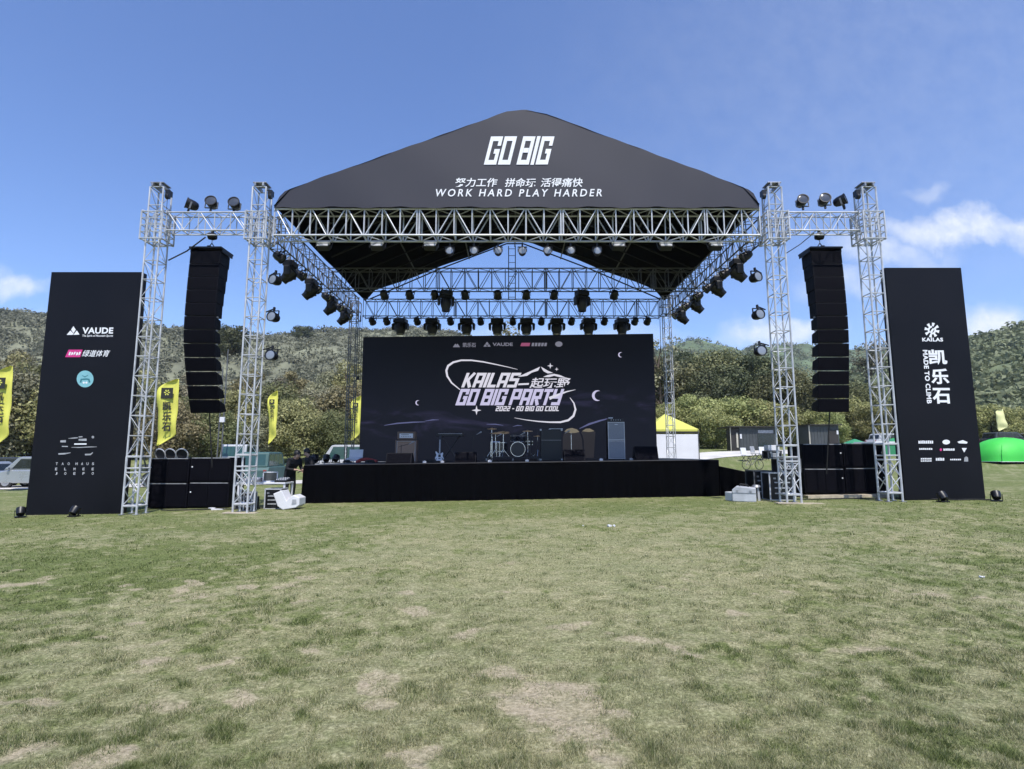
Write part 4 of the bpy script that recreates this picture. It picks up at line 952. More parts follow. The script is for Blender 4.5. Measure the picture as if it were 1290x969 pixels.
for i, u in enumerate((484, 516, 548, 586, 627, 663, 698, 774)):
    p = at(u, 372, 20.85); lb = 'small black par light under the middle roof beam, '+ordn(i, 8)
    if p1 is None: p1 = make_small(); o = p1
    else: o = dup(p1)
    orient(o, p, R(38), R(180+(u-645)*.05), s=1.0); tag(o, lb, group='par lights under the middle beam')
def make_head():
    """moving head hanging from its clamps; base box, yoke with two arms, tapered head looking down and forward"""
    root = thing('moving_head', 'x', 'moving light')
    m = MB(); m.box((0, 0, -.19), (.42, .34, .17)); m.box((0, 0, -.095), (.34, .26, .03)); m.build('base', lampm, root, bevel=.025)
    m = MB()
    for x in (-.13, .13): m.box((x, 0, -.05), (.05, .08, .13))
    m.build('clamp', steel, root, bevel=.006)
    m = MB(); m.box((0, 0, -.31), (.50, .20, .07))
    for s in (-1, 1): m.prism([(s*.25, -.29), (s*.29, -.33), (s*.28, -.60), (s*.21, -.62), (s*.20, -.34)], -.10, .10)
    m.build('yoke', lampm, root, bevel=.02)
    m = MB(); m.lathe([(.10, .20), (.165, .17), (.185, .05), (.18, -.10), (.145, -.20), (.14, -.30), (.115, -.305), (.115, -.27)], T(0, 0, -.52), 18); h = m.build('head', lampm, root, smooth=True)
    m = MB(); m.lathe([(.114, -.285), (.06, -.296), (.005, -.30)], T(0, 0, -.52), 18); m.build('lens', lensd, h, smooth=True)
    return root
h0 = make_head()
for i, u in enumerate((505, 545, 588, 626.5, 663, 701, 741, 783)):
    p = at(u, 396, 25.42); o = h0 if i == 0 else dup(h0); orient(o, (p.x, 25.40, ZB-.02), 0, R((u-645)*.1)); o.scale = (1.42, 1.2, 1.0)
    tag(o, 'black moving head hanging in the row under the rear beam, '+ordn(i, 8), group='moving heads under the rear beam')
for u, lb in ((562, 'left'), (733, 'right')):
    p = at(u, 362, 20.8); o = dup(h0); orient(o, (p.x, 20.82, ZB-.02), 0, R(20), s=1.12); tag(o, 'large black moving head on the middle roof beam, the '+lb+' one of two', group='moving heads on the middle beam')
for side, x, rots, Ys in (('left', -7.42, 1, (17.75, 19.7, 22.0, 23.75)), ('right', 7.46, -1, (17.6, 19.4, 21.7, 23.6))):
    for i, Y in enumerate(Ys):
        o = dup(h0); orient(o, (x, Y, ZB+.06), 0, R(90), s=1.06)
        h = [c for c in o.children if c.name.startswith('head')][0]; y = [c for c in o.children if c.name.startswith('yoke')][0]
        h.matrix_local = T(0, 0, -.52) @ RX(rots*R(48)) @ T(0, 0, .52)
        tag(o, 'black moving head under the '+side+' side beam, '+('nearest the lawn', 'second from the lawn', 'third from the lawn', 'nearest the screen')[i], group='moving heads under the side beams')
for side, x, Ys in (('left', -7.42, (16.9, 18.7, 20.3, 21.4, 23.0, 24.4)), ('right', 7.42, (16.8, 18.5, 20.2, 21.3, 22.8, 24.3))):
    for i, Y in enumerate(Ys):
        o = dup(p1); orient(o, (x, Y, ZB-.20), R(35), R(90 if side == 'left' else -90), s=1.0); tag(o, 'small black par light under the '+side+' side beam, '+ORD[i].split(' ')[0].replace('leftmost', 'first')+' from the lawn', group='par lights under the side beams')
def make_flood():
    root = thing('flood_light', 'x', 'stage light')
    m = MB(); m.prism([(-.22, .07), (.22, .07), (.17, -.07), (-.17, -.07)], -.05, .12); b = m.build('housing', lampm, root, bevel=.01)
    m = MB(); m.box((0, -.058, .0), (.34, .012, .10), Matrix.Rotation(R(0), 3, 'X')); m.build('reflector', greyp, b)
    m = MB(); m.box((0, -.02, .085), (.40, .14, .014)); m.build('top_flap', whiteplas, b)
    m = MB()
    for s in (-1, 1): m.box((s*.235, .03, .10), (.012, .04, .26))
    m.build('yoke', lampm, root); return root
f0 = make_flood()
for i, u in enumerate((407, 475, 542, 779, 839, 902)):
    p = at(u, 310.5, 15.95); o = f0 if i == 0 else dup(f0); orient(o, p, R(-35), 0)
    tag(o, 'wide flood light tucked under the front roof beam, '+ordn(i, 6), group='flood lights under the front beam')
def make_floor():
    root = thing('floor_light', 'x', 'flood light')
    m = MB(); m.box((0, 0, .02), (.30, .26, .04)); 
    for s in (-1, 1): m.box((s*.165, 0, .13), (.014, .06, .24))
    m.build('stand', lampm, root)
    m = MB(); m.lathe([(.05, -.13), (.12, -.12), (.145, .02), (.145, .13), (.12, .13), (.12, .10)], T(0, 0, .20) @ RX(R(-38)), 16); b = m.build('can', lampm, root, smooth=True)
    m = MB(); m.lathe([(.12, .10), (.06, .112), (.004, .115)], T(0, 0, .20) @ RX(R(-38)), 16); m.build('lens', lensd, b, smooth=True); return root
fl = None
for u, v, rz_, lb in ((39, 649.5, 40, 'black floor light at the outer foot of the left banner box'), (105, 650, -5, 'black floor light before the middle of the left banner box'),
                      (1178, 634, 5, 'black floor light before the middle of the right banner box'), (1244.5, 633, -30, 'black floor light at the outer foot of the right banner box')):
    r_x = (u-645)/FPX
    p = at(u, v, 15.1); Y = 15.3 if u < 600 else 15.25; x = (u-645)/FPX*Y*1.0; o = make_floor() if fl is None else dup(fl); fl = fl or o
    orient(o, (x, Y, tz(x, Y)+.01), 0, R(rz_), s=.76); tag(o, lb, group='floor lights at the banner boxes')

# ---------------------------------------------------------------- banner boxes
YB = 15.95
def banner(label, xl, xr, zt, depth=.24):
    root = thing('banner_box', label, 'banner', (0, 0, 0), group='black sponsor banner boxes')
    za, zb = tz(xl, YB)-.02, tz(xr, YB)-.02
    m = MB(); m.add([(xl, YB, za), (xr, YB, zb), (xr, YB, zt), (xl, YB, zt)], [(0, 1, 2, 3)]); f = m.build('front_panel', bannerm, root, fix=False)
    m = MB(); e = .004
    m.add([(xl, YB+e, za), (xr, YB+e, zb), (xr, YB+e, zt), (xl, YB+e, zt), (xl, YB+depth, za), (xr, YB+depth, zb), (xr, YB+depth, zt), (xl, YB+depth, zt)], [(0, 1, 2, 3), (4, 5, 6, 7), (0, 1, 5, 4), (1, 2, 6, 5), (2, 3, 7, 6), (3, 0, 4, 7)])
    m.build('side_panel', bansidem, root)
    m = MB()
    for x in (xl+.3, (xl+xr)/2, xr-.3): m.tube((x, YB+depth+.02, 3.6), (x, YB+depth+1.7, tz(x, YB+1.9)), .025, 6); m.tube((x, YB+depth+.02, .1), (x, YB+depth+1.7, tz(x, YB+1.9)+.03), .02, 6)
    m.build('back_brace', steel, root)
    return f
zt = at(120, 342.6, YB).z
FL = banner('black banner box left of the stage with pink and teal logos', -13.83, -11.12, at(120, 342.8, YB).z)
FR = banner('black banner box right of the stage with large white upright characters', 11.22, 13.50, at(1165, 337.4, YB).z)
YP = YB-.006
def pr_(f, mt, name='lettering'):
    def go(fn): m = MB(); fn(m); return m.build(name, mt, f, fix=False)
    return go
P = pr_(FL, whitep)
P(lambda m: fitpx(m, text_mesh('VAUDE', .035, 0, 1.05), 103.3, 412.6, 143, 420.5, YP))
P(lambda m: fitpx(m, text_mesh('The Spirit of Mountain Sports', .01, .2), 103.5, 421.6, 142.5, 425.2, YP))
pr_(FL, whitep, 'logo')(lambda m: (polypx(m, [(84, 422), (88.5, 416.5), (93, 420.7), (91, 422)], YP), polypx(m, [(89.5, 415.5), (92.5, 411), (95.5, 415.5), (92.5, 419.8)], YP), polypx(m, [(92.4, 421.9), (96.8, 416.4), (100.2, 421.6)], YP)))
pr_(FL, pinkp, 'logo')(lambda m: polypx(m, [(82, 450), (86.5, 440.6), (104, 440.6), (101, 450)], YP))
P(lambda m: [polypx(m, [(86.2+k*3.1, 447.6), (87.6+k*3.1, 443.4), (89.6+k*3.1, 443.4+(k % 2)*1.4), (88.3+k*3.1, 447.6-(k % 3)*.7)], YP, lift=.003) for k in range(5)])
P(lambda m: fitpx(m, text_mesh('绿道体育', .008, .3), 103, 441, 139, 449.5, YP))
pr_(FL, tealp, 'logo')(lambda m: ellpx(m, 107.2, 477.5, 10.6, 10.6, YP, n=28))
pr_(FL, tealdark, 'logo')(lambda m: (strip(m, [(103.5, 473), (107, 475), (111, 472.6)], [.3, .6, .3], YP, lift=.003), strip(m, [(101.5, 482), (102.5, 478), (106, 477.8), (109, 477.6), (112, 478), (113, 482)], [1.1, 1.1, .9, .9, 1.1, 1.1], YP, lift=.003)))
pr_(FL, whitep, 'logo')(lambda m: (ellpx(m, 105.6, 482.2, 1.4, 1.3, YP, lift=.003, n=10), ellpx(m, 109, 482.2, 1.4, 1.3, YP, lift=.003, n=10)))
pr_(FL, greyp, 'print_mark')(lambda m: (strip(m, [(86, 552.5), (92, 552), (98, 551.6)], [.3, .7, .5], YP), strip(m, [(99, 550.6), (104, 550.3)], [.6, .6], YP), polypx(m, [(99, 553), (109, 552.6), (109, 555.4), (99, 555.4)], YP), polypx(m, [(76, 555), (83, 554.4), (83, 557.4), (76, 557.4)], YP),
    ellpx(m, 117, 550.8, 1.7, 1.7, YP, n=10), strip(m, [(78, 562.4), (85.5, 562.6)], [.6, .6], YP), strip(m, [(90, 563.6), (100, 563.8), (112, 563.2), (122, 563)], [.3, .5, .5, .3], YP), strip(m, [(73.5, 572), (82, 571.6), (89, 570.4)], [.9, .9, .3], YP), strip(m, [(107, 572.8), (114, 572.6), (117, 570.2)], [1, 1, .5], YP)))
P(lambda m: strip(m, [(93.5, 559.5), (109, 559.4)], [.8, .8], YP))
for s, y, x0, x1 in (('TAO HAUS', 584.4, 71, 118.5), ('ELMEE', 591, 69.5, 118), ('JOEFO', 596.6, 69.3, 117.5)):
    n = len(s)
    us = [71.5, 79, 86.5, 0, 96.5, 103.5, 110.3, 117.2] if n == 8 else [70.8+i*11.5 for i in range(5)]
    pr_(FL, softp)(lambda m: [fitpx(m, text_mesh(c, .02), us[i]-1.5, y-1.7, us[i]+1.5, y+1.6, YP) for i, c in enumerate(s) if c != ' '])
P = pr_(FR, whitep)
def sunlogo(m):
    for k in range(8):
        a = R(45*k+12); c, s = math.cos(a), math.sin(a); polypx(m, [(1174+c*5-s*1.0, 416+s*5+c*1.0), (1174+c*9.3-s*1.9, 416+s*9.3+c*1.9), (1174+c*9.3+s*1.9, 416+s*9.3-c*1.9), (1174+c*5+s*1.0, 416+s*5-c*1.0)], YP)
    n = 16
    for k in range(n):
        if k in (12, 13, 5): continue
        a, b = 2*math.pi*k/n, 2*math.pi*(k+1)/n; ri, ro = 3.1, 5.4
        polypx(m, [(1174+ro*math.cos(a), 416+ro*math.sin(a)), (1174+ro*math.cos(b), 416+ro*math.sin(b)), (1174+ri*math.cos(b), 416+ri*math.sin(b)), (1174+ri*math.cos(a), 416+ri*math.sin(a))], YP, lift=.001)
    polypx(m, [(1171, 419), (1174.8, 413.5), (1177, 414.5), (1173.5, 420)], YP, lift=.003)
pr_(FR, whitep, 'logo')(sunlogo)
P(lambda m: fitpx(m, text_mesh('KAILAS', .04, 0, 1.1), 1162, 425.5, 1187.8, 430.3, YP))
for ch, u0, v0, u1, v1 in (('凯', 1170.6, 440.5, 1192, 459.6), ('乐', 1173.5, 464.5, 1194.6, 484), ('石', 1175.5, 488.8, 1196.3, 508.6)):
    P(lambda m: fitpx(m, text_mesh(ch, .03), u0, v0, u1, v1, YP))
# the slogan runs down the panel
def slogan(m):
    t = text_mesh('MADE TO CLIMB', .035, 0, 1.08); vs = [v.co for v in t.vertices]; ax = min(v.x for v in vs); bx = max(v.x for v in vs); ay = min(v.y for v in vs); by = max(v.y for v in vs)
    o = []
    for v in vs:
        s = (v.x-ax)/(bx-ax); q = (v.y-ay)/(by-ay); o.append(at(1162.2+5.6*s+6.2*q, 441+67.5*s, YP))
    m.add(o, [tuple(p.vertices) for p in t.polygons])
P(slogan)
def bars(m, items):
    for u0, u1, v, h in items:
        n = max(3, int((u1-u0)/2.2)); w = (u1-u0)/n
        for k in range(n): polypx(m, [(u0+k*w, v+h), (u0+k*w+.05, v-h), (u0+k*w+w*.78, v-h*(.6+.4*((k*7) % 3)/2)), (u0+k*w+w*.78, v+h)], YP)
for q in ((1157, 1176, 557, 1.9), (1158, 1175, 565.6, 1.1), (1188.5, 1203, 566.4, 1.4), (1160, 1174, 578, 1.0), (1160, 1174, 580.8, .8), (1179, 1190, 578.6, 1.8), (1197, 1211, 579, .9)):
    pr_(FR, whitep, 'sponsor_logo')(lambda m: bars(m, [q]))
each(pr_(FR, whitep, 'sponsor_logo'), lambda m: ellpx(m, 1192, 557, 4.8, 3.0, YP), lambda m: polypx(m, [(1206, 556.6), (1213, 554.5), (1219, 557), (1218, 559), (1208, 558.6)], YP), lambda m: polypx(m, [(1211.5, 564.5), (1218, 564.5), (1214.6, 570.2)], YP))
pr_(FR, greyp, 'sponsor_logo')(lambda m: polypx(m, [(1214.5, 581.5), (1215, 576.5), (1217.2, 575), (1219.4, 576.5), (1219.8, 581.5)], YP))
pr_(FR, pinkp, 'sponsor_logo')(lambda m: ellpx(m, 1185.3, 566.6, 1.5, 1.7, YP, n=10))

# ---------------------------------------------------------------- band gear on the stage
def on_deck(u, Y): x = (u-645)/FPX*(Y*math.cos(PITCH)*1.0+ (1.3-EYE)*math.sin(PITCH)+Y*math.sin(PITCH)**2/math.cos(PITCH)*0); x = at(u, 580, Y).x; return (x, Y, dz(x))
def wedge(u, Y, w, label, h=.36, rz_=0):
    root = thing('wedge_monitor', label, 'stage monitor', on_deck(u, Y), rz_, 'wedge monitors along the stage front')
    m = MB(); m.prism([(-.30, 0), (.24, 0), (.30, .10), (.02, h), (-.14, h)], -w/2, w/2, 'x'); 
    m.v = [(x, y, z) for x, y, z in m.v]; m.build('cabinet', cabm, root, bevel=.012)
    m = MB(); m.add([(-w/2+.04, -.285, .03), (w/2-.04, -.285, .03), (w/2-.04, -.155, h-.03), (-w/2+.04, -.155, h-.03)], [(0, 1, 2, 3)])
    m.v = [(x, y-.012, z) for x, y, z in m.v]; m.build('grille', grillm, root, fix=False)
    return root
wedge(504, 19.1, .88, 'black wedge monitor in front of the brown guitar amp')
wedge(587, 19.4, .74, 'black wedge monitor beside the white guitar, on its right')
wedge(723, 19.3, .74, 'dark wedge monitor in front of the glowing tent picture', .40)
wedge(813, 19.6, .80, 'black wedge monitor at the right end of the stage', .48)
brownf = mat('brown amp cloth', (.30, .20, .14), .8, 0, .12, 40, .4, 300); brownc = mat('worn brown amp covering', (.15, .10, .075), .7, 0, .15, 10)
silverf = mat('silver grey grille cloth', (.27, .275, .29), .7, 0, .15, 60, .4, 300); silverb = mat('silver piping', (.46, .46, .48), .4, .5, .1, 8)
a = thing('guitar_amp', 'brown guitar amplifier cabinet on the stage, left of the white guitar', 'amplifier', on_deck(512, 21.5))
m = MB()
for c, d in (((-.39, 0, .43), (.05, .36, .86)), ((.39, 0, .43), (.05, .36, .86)), ((0, 0, .84), (.73, .36, .045)), ((0, 0, .03), (.73, .36, .05)), ((0, .15, .43), (.73, .05, .76))): m.box(c, d)
m.build('cabinet', brownc, a, bevel=.01)
m = MB(); m.box((0, -.13, .435), (.725, .02, .76)); m.build('grille_cloth', brownf, a)
m = MB()
for s in (-1, 1): m.box((s*.352, -.15, .435), (.014, .02, .76))
m.box((0, -.15, .812), (.71, .02, .014)); m.build('piping', silverb, a)
h_ = thing('amp_head', 'small amplifier head with pale front panel on top of the brown amp', 'amplifier', on_deck(512, 21.5)); h_.location.z += .866
m = MB(); m.box((0, 0, .17), (.70, .30, .30)); m.build('case', brownc, h_, bevel=.012)
m = MB(); m.box((0, -.155, .16), (.52, .016, .17)); f = m.build('front_panel', whiteplas, h_); m = MB()
for k in range(6): m.lathe([(.014, 0), (.012, .02)], T(-.18+k*.07, -.165, .13) @ RX(R(90)), 8)
m.box((-.05, -.166, .20), (.30, .008, .016)); m.build('knob', lampm, f)
m = MB()
for s in (-1, 1): m.tube((s*.28, 0, .0), (s*.28, 0, .03), .02, 8)
m.build('foot', rubber, h_)
# guitar on a stand
g = thing('electric_guitar', 'white electric guitar leaning on a black stand', 'guitar', on_deck(553.5, 20.6), R(4)); tilt = RX(R(-14))
bodypts = [(-.02, .06), (-.10, .05), (-.155, .10), (-.165, .17), (-.13, .235), (-.115, .29), (-.15, .36), (-.155, .415), (-.115, .41), (-.06, .34), (0, .325), (.05, .33), (.10, .375), (.135, .36), (.125, .30), (.11, .25), (.135, .20), (.165, .14), (.15, .085), (.09, .05)]
m = MB(); m.prism(bodypts, -.022, .022); m.v = [tuple(tilt @ Vector(v)) for v in m.v]; m.build('body', whiteplas, g, bevel=.008)
m = MB(); m.prism([(-.026, .30), (.026, .30), (.022, .86), (-.022, .86)], -.034, -.010); m.v = [tuple(tilt @ Vector(v)) for v in m.v]; m.build('neck', greyp, g)
m = MB(); m.prism([(-.022, .86), (.022, .86), (.05, .95), (.03, 1.03), (-.03, 1.0)], -.03, -.012); m.v = [tuple(tilt @ Vector(v)) for v in m.v]; m.build('headstock', lampm, g)
m = MB(); m.box((0, -.026, .24), (.09, .008, .10)); m.box((0, -.028, .14), (.08, .01, .03)); m.v = [tuple(tilt @ Vector(v)) for v in m.v]; m.build('pickguard', lampm, g)
s_ = thing('guitar_stand', 'black tripod stand holding the white guitar', 'stand', on_deck(553.5, 20.6)); m = MB()
for x in (-.20, .20): m.tube((0, .12, .30), (x, -.08, .0), .012, 6)
m.tube((0, .12, .30), (0, .36, 0), .012, 6); m.build('leg', lampm, s_); m = MB(); m.tube((0, .12, .28), (0, .20, .66), .011, 6); m.build('post', lampm, s_); m = MB()
for x in (-.12, .12): m.tube((x, .06, .05), (x, -.09, .05), .012, 6)
m.tube((-.12, .06, .05), (.12, .06, .05), .012, 6); m.build('cradle', rubber, s_)
k_ = thing('keyboard', 'black keyboard lying on a crossed stand behind the white guitar', 'keyboard', on_deck(567, 21.3)); k_.location.z += .98
m = MB(); m.box((0, 0, .05), (1.04, .32, .09)); b = m.build('body', lampm, k_, bevel=.01); m = MB(); m.box((0, -.08, .098), (.92, .14, .008)); m.build('keys', whiteplas, b)
s_ = thing('keyboard_stand', 'crossed black stand carrying the keyboard', 'stand', on_deck(567, 21.3))
for s in (-1, 1):
    m = MB(); m.tube((s*.33, -.03*s, .0), (-s*.33, -.03*s, .96), .02, 6); m.tube((s*.33, -.2, .02), (s*.33, .2, .02), .018, 6); m.tube((-s*.33, -.16, .965), (-s*.33, .16, .965), .018, 6); m.build('leg', lampm, s_)
# drum kit on a low riser
rs = thing('drum_riser', 'low black riser under the drum kit', 'platform', on_deck(646, 22.9)); m = MB(); m.box((0, 0, .13), (2.3, 1.9, .05)); m.build('deck', deckm, rs, bevel=.008)
m = MB()
for x in (-1.05, 0, 1.05):
    for y in (-.85, .85): m.tube((x, y, 0), (x, y, .11), .03, 6)
m.build('leg', steel, rs)
chrome = mat('chrome', (.62, .63, .66), .18, .9, .08, 6); drumm = mat('dark drum shell', (.020, .020, .028), .25, 0, .2, 6, coat=.6); drumhead = mat('smoky drum head', (.012, .012, .016), .35, 0, .15, 6); brass = mat('cymbal bronze', (.45, .34, .16), .3, .85, .15, 12)
dk = thing('drum_kit', 'dark drum kit with chrome hardware in front of the screen', 'drum kit', on_deck(648, 22.8)); dk.location.z += .155
def drum(name, c, r, h, M):
    m = MB(); m.lathe([(r, 0), (r, h)], M, 24); d = m.build(name, drumm, dk, smooth=True)
    for z in (0, h):
        q = MB(); q.lathe([(r*.99, z-.012), (r*1.05, z-.012), (r*1.05, z+.012), (r*.99, z+.012), (r*.99, z-.012)], M, 24, False); q.build('hoop', chrome, d, smooth=True)
    q = MB(); q.lathe([(r*.97, h+.002), (.005, h+.004)], M, 24); q.build('drum_head', drumhead, d); return d
drum('bass_drum', 0, .29, .42, T(.14, .05, .31) @ RX(R(90)))
drum('rack_tom', 0, .16, .20, T(-.02, -.05, .66) @ RX(R(12))); drum('rack_tom', 0, .17, .20, T(.32, -.05, .66) @ RX(R(12)))
drum('floor_tom', 0, .22, .36, T(-.50, .15, .22)); drum('snare_drum', 0, .18, .14, T(.62, .30, .50))
def cymbal(x, y, z, r, tilt):
    m = MB(); m.lathe([(.005, .03), (r*.2, .025), (r*.28, .008), (r, -.012), (r, -.016), (.01, .0)], T(x, y, z) @ RX(tilt), 24); m.build('cymbal', brass, dk, smooth=True)
    m = MB(); m.tube((x, y, .18), (x, y, z), .012, 6)
    for k in range(3): a = R(120*k+20); m.tube((x, y, .30), (x+.25*math.cos(a), y+.25*math.sin(a), .01), .010, 5)
    m.build('cymbal_stand', chrome, dk)
cymbal(-.78, .1, .98, .24, R(10)); cymbal(-.45, -.25, 1.0, .26, R(14)); cymbal(.55, -.1, 1.06, .22, R(8)); cymbal(.98, .25, .86, .20, R(4)); cymbal(-.95, .5, 1.18, .22, R(8))
m = MB()
for x in (-.95, -.72, -.6): m.tube((x, -.4, .0), (x, -.4, .62), .014, 6)
m.tube((-.95, -.4, .60), (-.6, -.4, .60), .014, 6); m.build('rack_bar', chrome, dk)
def mic_stand(u, Y, h, boom, label, white=0):
    root = thing('microphone_stand', label, 'microphone stand', on_deck(u, Y), 0, 'microphone stands')
    m = MB(); m.tube((0, 0, .02), (0, 0, h), .011, 6); m.build('pole', lampm if not white else chrome, root); m = MB()
    for k in range(3): a = R(120*k+30); m.tube((0, 0, .12), (.28*math.cos(a), .28*math.sin(a), .01), .010, 5)
    m.build('leg', lampm, root)
    m = MB(); m.tube((-boom*.3, 0, h-.08), (boom, -.05, h+.06 if boom > 0 else h+.10), .009, 6); m.build('boom', lampm, root)
    m = MB(); M = T(boom, -.05, h+.06) @ RYm(R(60)); m.lathe([(.012, -.09), (.018, .05), (.028, .06), (.030, .10), (.012, .125)], M, 10); m.build('microphone', greyp, root, smooth=True)
mic_stand(620, 21.0, .92, .25, 'microphone stand left of the drum kit', 1)
mic_stand(720, 21.2, 1.02, -.16, 'pale microphone stand in front of the glowing tent picture', 1)
mic_stand(505, 20.4, .66, .36, 'low microphone stand in front of the brown amp cabinet')
mic_stand(668, 21.4, .98, -.3, 'microphone stand right of the drum kit')
mic_stand(596, 20.2, .98, .2, 'microphone stand behind the wedge beside the keyboard')
# tall dark case with a pale sheet on its top
c = thing('equipment_case', 'tall black equipment case with pale sheet on top, right of the drums', 'case', on_deck(694, 22.4)); m = MB(); m.box((0, 0, .62), (.84, .6, 1.22)); m.build('body', lampm, c, bevel=.012)
m = MB()
for x in (-.42, .42):
    for z in (.03, 1.21): m.box((x, -.30, z), (.07, .03, .07))
m.build('corner', steel, c); m = MB(); m.box((0, -.304, .80), (.80, .01, .012)); m.build('lid_line', steel, c)
m = MB(); m.box((.08, -.05, .012), (.54, .46, .02)); m.box((-.16, -.29, -.05), (.08, .012, .12)); o = m.build('paper_sheet', whiteplas, None); o.location = Vector(c.location)+Vector((.12, 0, 1.245)); tag(o, 'pale sheet hanging over the top of the tall black case', 'sheet')
# bass stack with silver trim
b = thing('bass_amp', 'tall silver trimmed bass amplifier stack at the right of the stage', 'amplifier', on_deck(776, 21.6))
m = MB(); m.box((0, .02, .74), (.66, .40, 1.44)); m.build('cabinet', cabm, b, bevel=.012)
m = MB()
for x in (-.31, .31): m.box((x, -.19, .74), (.03, .03, 1.44))
for z in (.05, .72, .77, 1.44): m.box((0, -.192, z), (.62, .03, .03))
m.build('trim', silverb, b)
for z in (.385, 1.105): m = MB(); m.box((0, -.188, z), (.575, .016, .62)); m.build('grille_cloth', silverf, b)
m = MB(); m.box((0, -.202, 1.36), (.12, .008, .03)); m.build('badge', whiteplas, b); m = MB()
for x in (-.28, .28): m.tube((x, -.1, 0), (x, -.1, .03), .025, 8)
m.build('foot', rubber, b)
h2 = thing('amp_head', 'flat black amplifier head on top of the bass stack', 'amplifier', on_deck(776, 21.6)); h2.location.z += 1.465
m = MB(); m.box((0, 0, .07), (.60, .32, .12)); f = m.build('case', lampm, h2, bevel=.01); m = MB()
for k in range(5): m.lathe([(.018, 0), (.014, .02)], T(-.18+k*.09, -.162, .07) @ RX(R(90)), 8)
m.build('knob', silverb, f); m = MB(); m.box((-.18, 0, .15), (.16, .14, .05)); o = m.build('pedal_tuner', whiteplas, None, bevel=.01); o.location = h2.location; tag(o, 'small pale pedal lying on the bass amplifier head', 'pedal')
# little things about the deck
def coil(u, Y, label, mt=rubber, r=.20):
    m = MB(); rnd = random.Random(int(u))
    for k in range(5):
        pts = [(r*(1-.08*k)*math.cos(t)+rnd.uniform(-.01, .01), r*(1-.08*k)*math.sin(t), .02+.022*k) for t in np.linspace(0, 2*math.pi, 19)]; m.path(pts, .013, 5)
    m.path([(r, 0, .02), (r+.2, -.15, .015), (r+.5, -.05, .015)], .012, 5)
    o = m.build('cable_coil', mt, None); o.location = on_deck(u, Y); tag(o, label, 'cable')
coil(466, 21.5, 'coiled black cable on the deck left of the brown amp'); coil(437, 22.6, 'coiled black cable on the deck by the left rear tower', rubber, .16); coil(541, 20, 'coiled cable on the deck beside the white guitar', rubber, .15)
pb = 0
for u, Y, lb in ((535, 19.6, 'small pale effects pedal left of the white guitar'), (557.5, 19.4, 'tiny pale pedal in front of the white guitar'), (757, 19.6, 'small pale pedal left of the bass stack'), (795, 19.8, 'small pale pedal right of the bass stack'), (617, 19.5, 'small pale box at the foot of the drum riser, left side'), (664, 19.5, 'small pale box at the foot of the drum riser, right side')):
    m = MB(); m.prism([(-.07, 0), (.07, 0), (.07, .04), (-.07, .07)], -.06, .06, 'x'); m.lathe([(.014, 0), (.014, .025)], T(0, -.03, .06), 8); o = m.build('effects_pedal', whiteplas if pb % 2 == 0 else silverb, None, bevel=.004); o.location = on_deck(u, Y); tag(o, lb, 'pedal', 'effects pedals on the deck'); pb += 1
for u, Y, lb in ((397, 21.5, 'black deck light at the left edge of the stage, outermost of three'), (411, 22.2, 'black deck light near the left edge of the stage, middle of three'), (423, 23.0, 'black deck light near the left rear tower, innermost of three')):
    o = dup(fl); orient(o, on_deck(u, Y), 0, R(u*3 % 60-20), s=.95); tag(o, lb, group='lights on the left of the deck')
w_ = thing('white_console', 'white console with raised lid at the rear left of the deck', 'mixer', on_deck(446, 23.6)); m = MB(); m.prism([(-.3, .06), (.3, .06), (.3, .22), (-.3, .16)], -.28, .28, 'x'); m.build('body', whiteplas, w_, bevel=.01)
m = MB(); m.box((0, .30, .38), (.58, .03, .34), Matrix.Rotation(R(-12), 3, 'X')); m.build('lid', whiteplas, w_)
redm = mat('faded red cloth', (.30, .045, .04), .85, 0, .25, 9)
m = MB(); P_ = [(-.4, 0, .02), (-.2, -.05, .16), (.0, 0, .19), (.2, .04, .13), (.42, 0, .03)]
for (x, y, z), (x2, y2, z2) in zip(P_[:-1], P_[1:]): m.tube((x, y, z*.6+.02), (x2, y2, z2*.6+.02), .07, 8)
o = m.build('cloth_bundle', redm, None, smooth=True); o.location = on_deck(462, 22.2); tag(o, 'faded red bundle of cloth on the deck behind the brown amp', 'cloth')
for u, sg, lb in ((452, -1, 'pair of hoist chains hanging beside the left edge of the screen'), (833, 1, 'pair of hoist chains hanging beside the right edge of the screen')):
    x = at(u, 450, 25.0).x; m = MB(); m.tube((x, 25.0, 7.9), (x, 25.0, 5.0), .014, 5); m.tube((x+.10, 25.0, 7.9), (x+.12, 25.0, 4.6), .010, 5); m.box((x, 25.0, 4.95), (.10, .10, .16))
    tag(m.build('hoist_chain', rubber, None), lb, 'chain')
for pts, lb in (([at(212, 328, 15.9), at(236, 316, 15.95), at(259, 299, 16.1)], 'black cable slung from the left outer tower to the left speaker hoist'), ([at(990, 319.5, 15.9), at(1008, 308, 16), at(1025, 294, 16.1)], 'thin cable slung from the right inner tower to the right speaker hoist')):
    m = MB(); m.path(pts, .022 if pts[0].x < 0 else .014, 5); tag(m.build('cable', rubber, None), lb, 'cable')

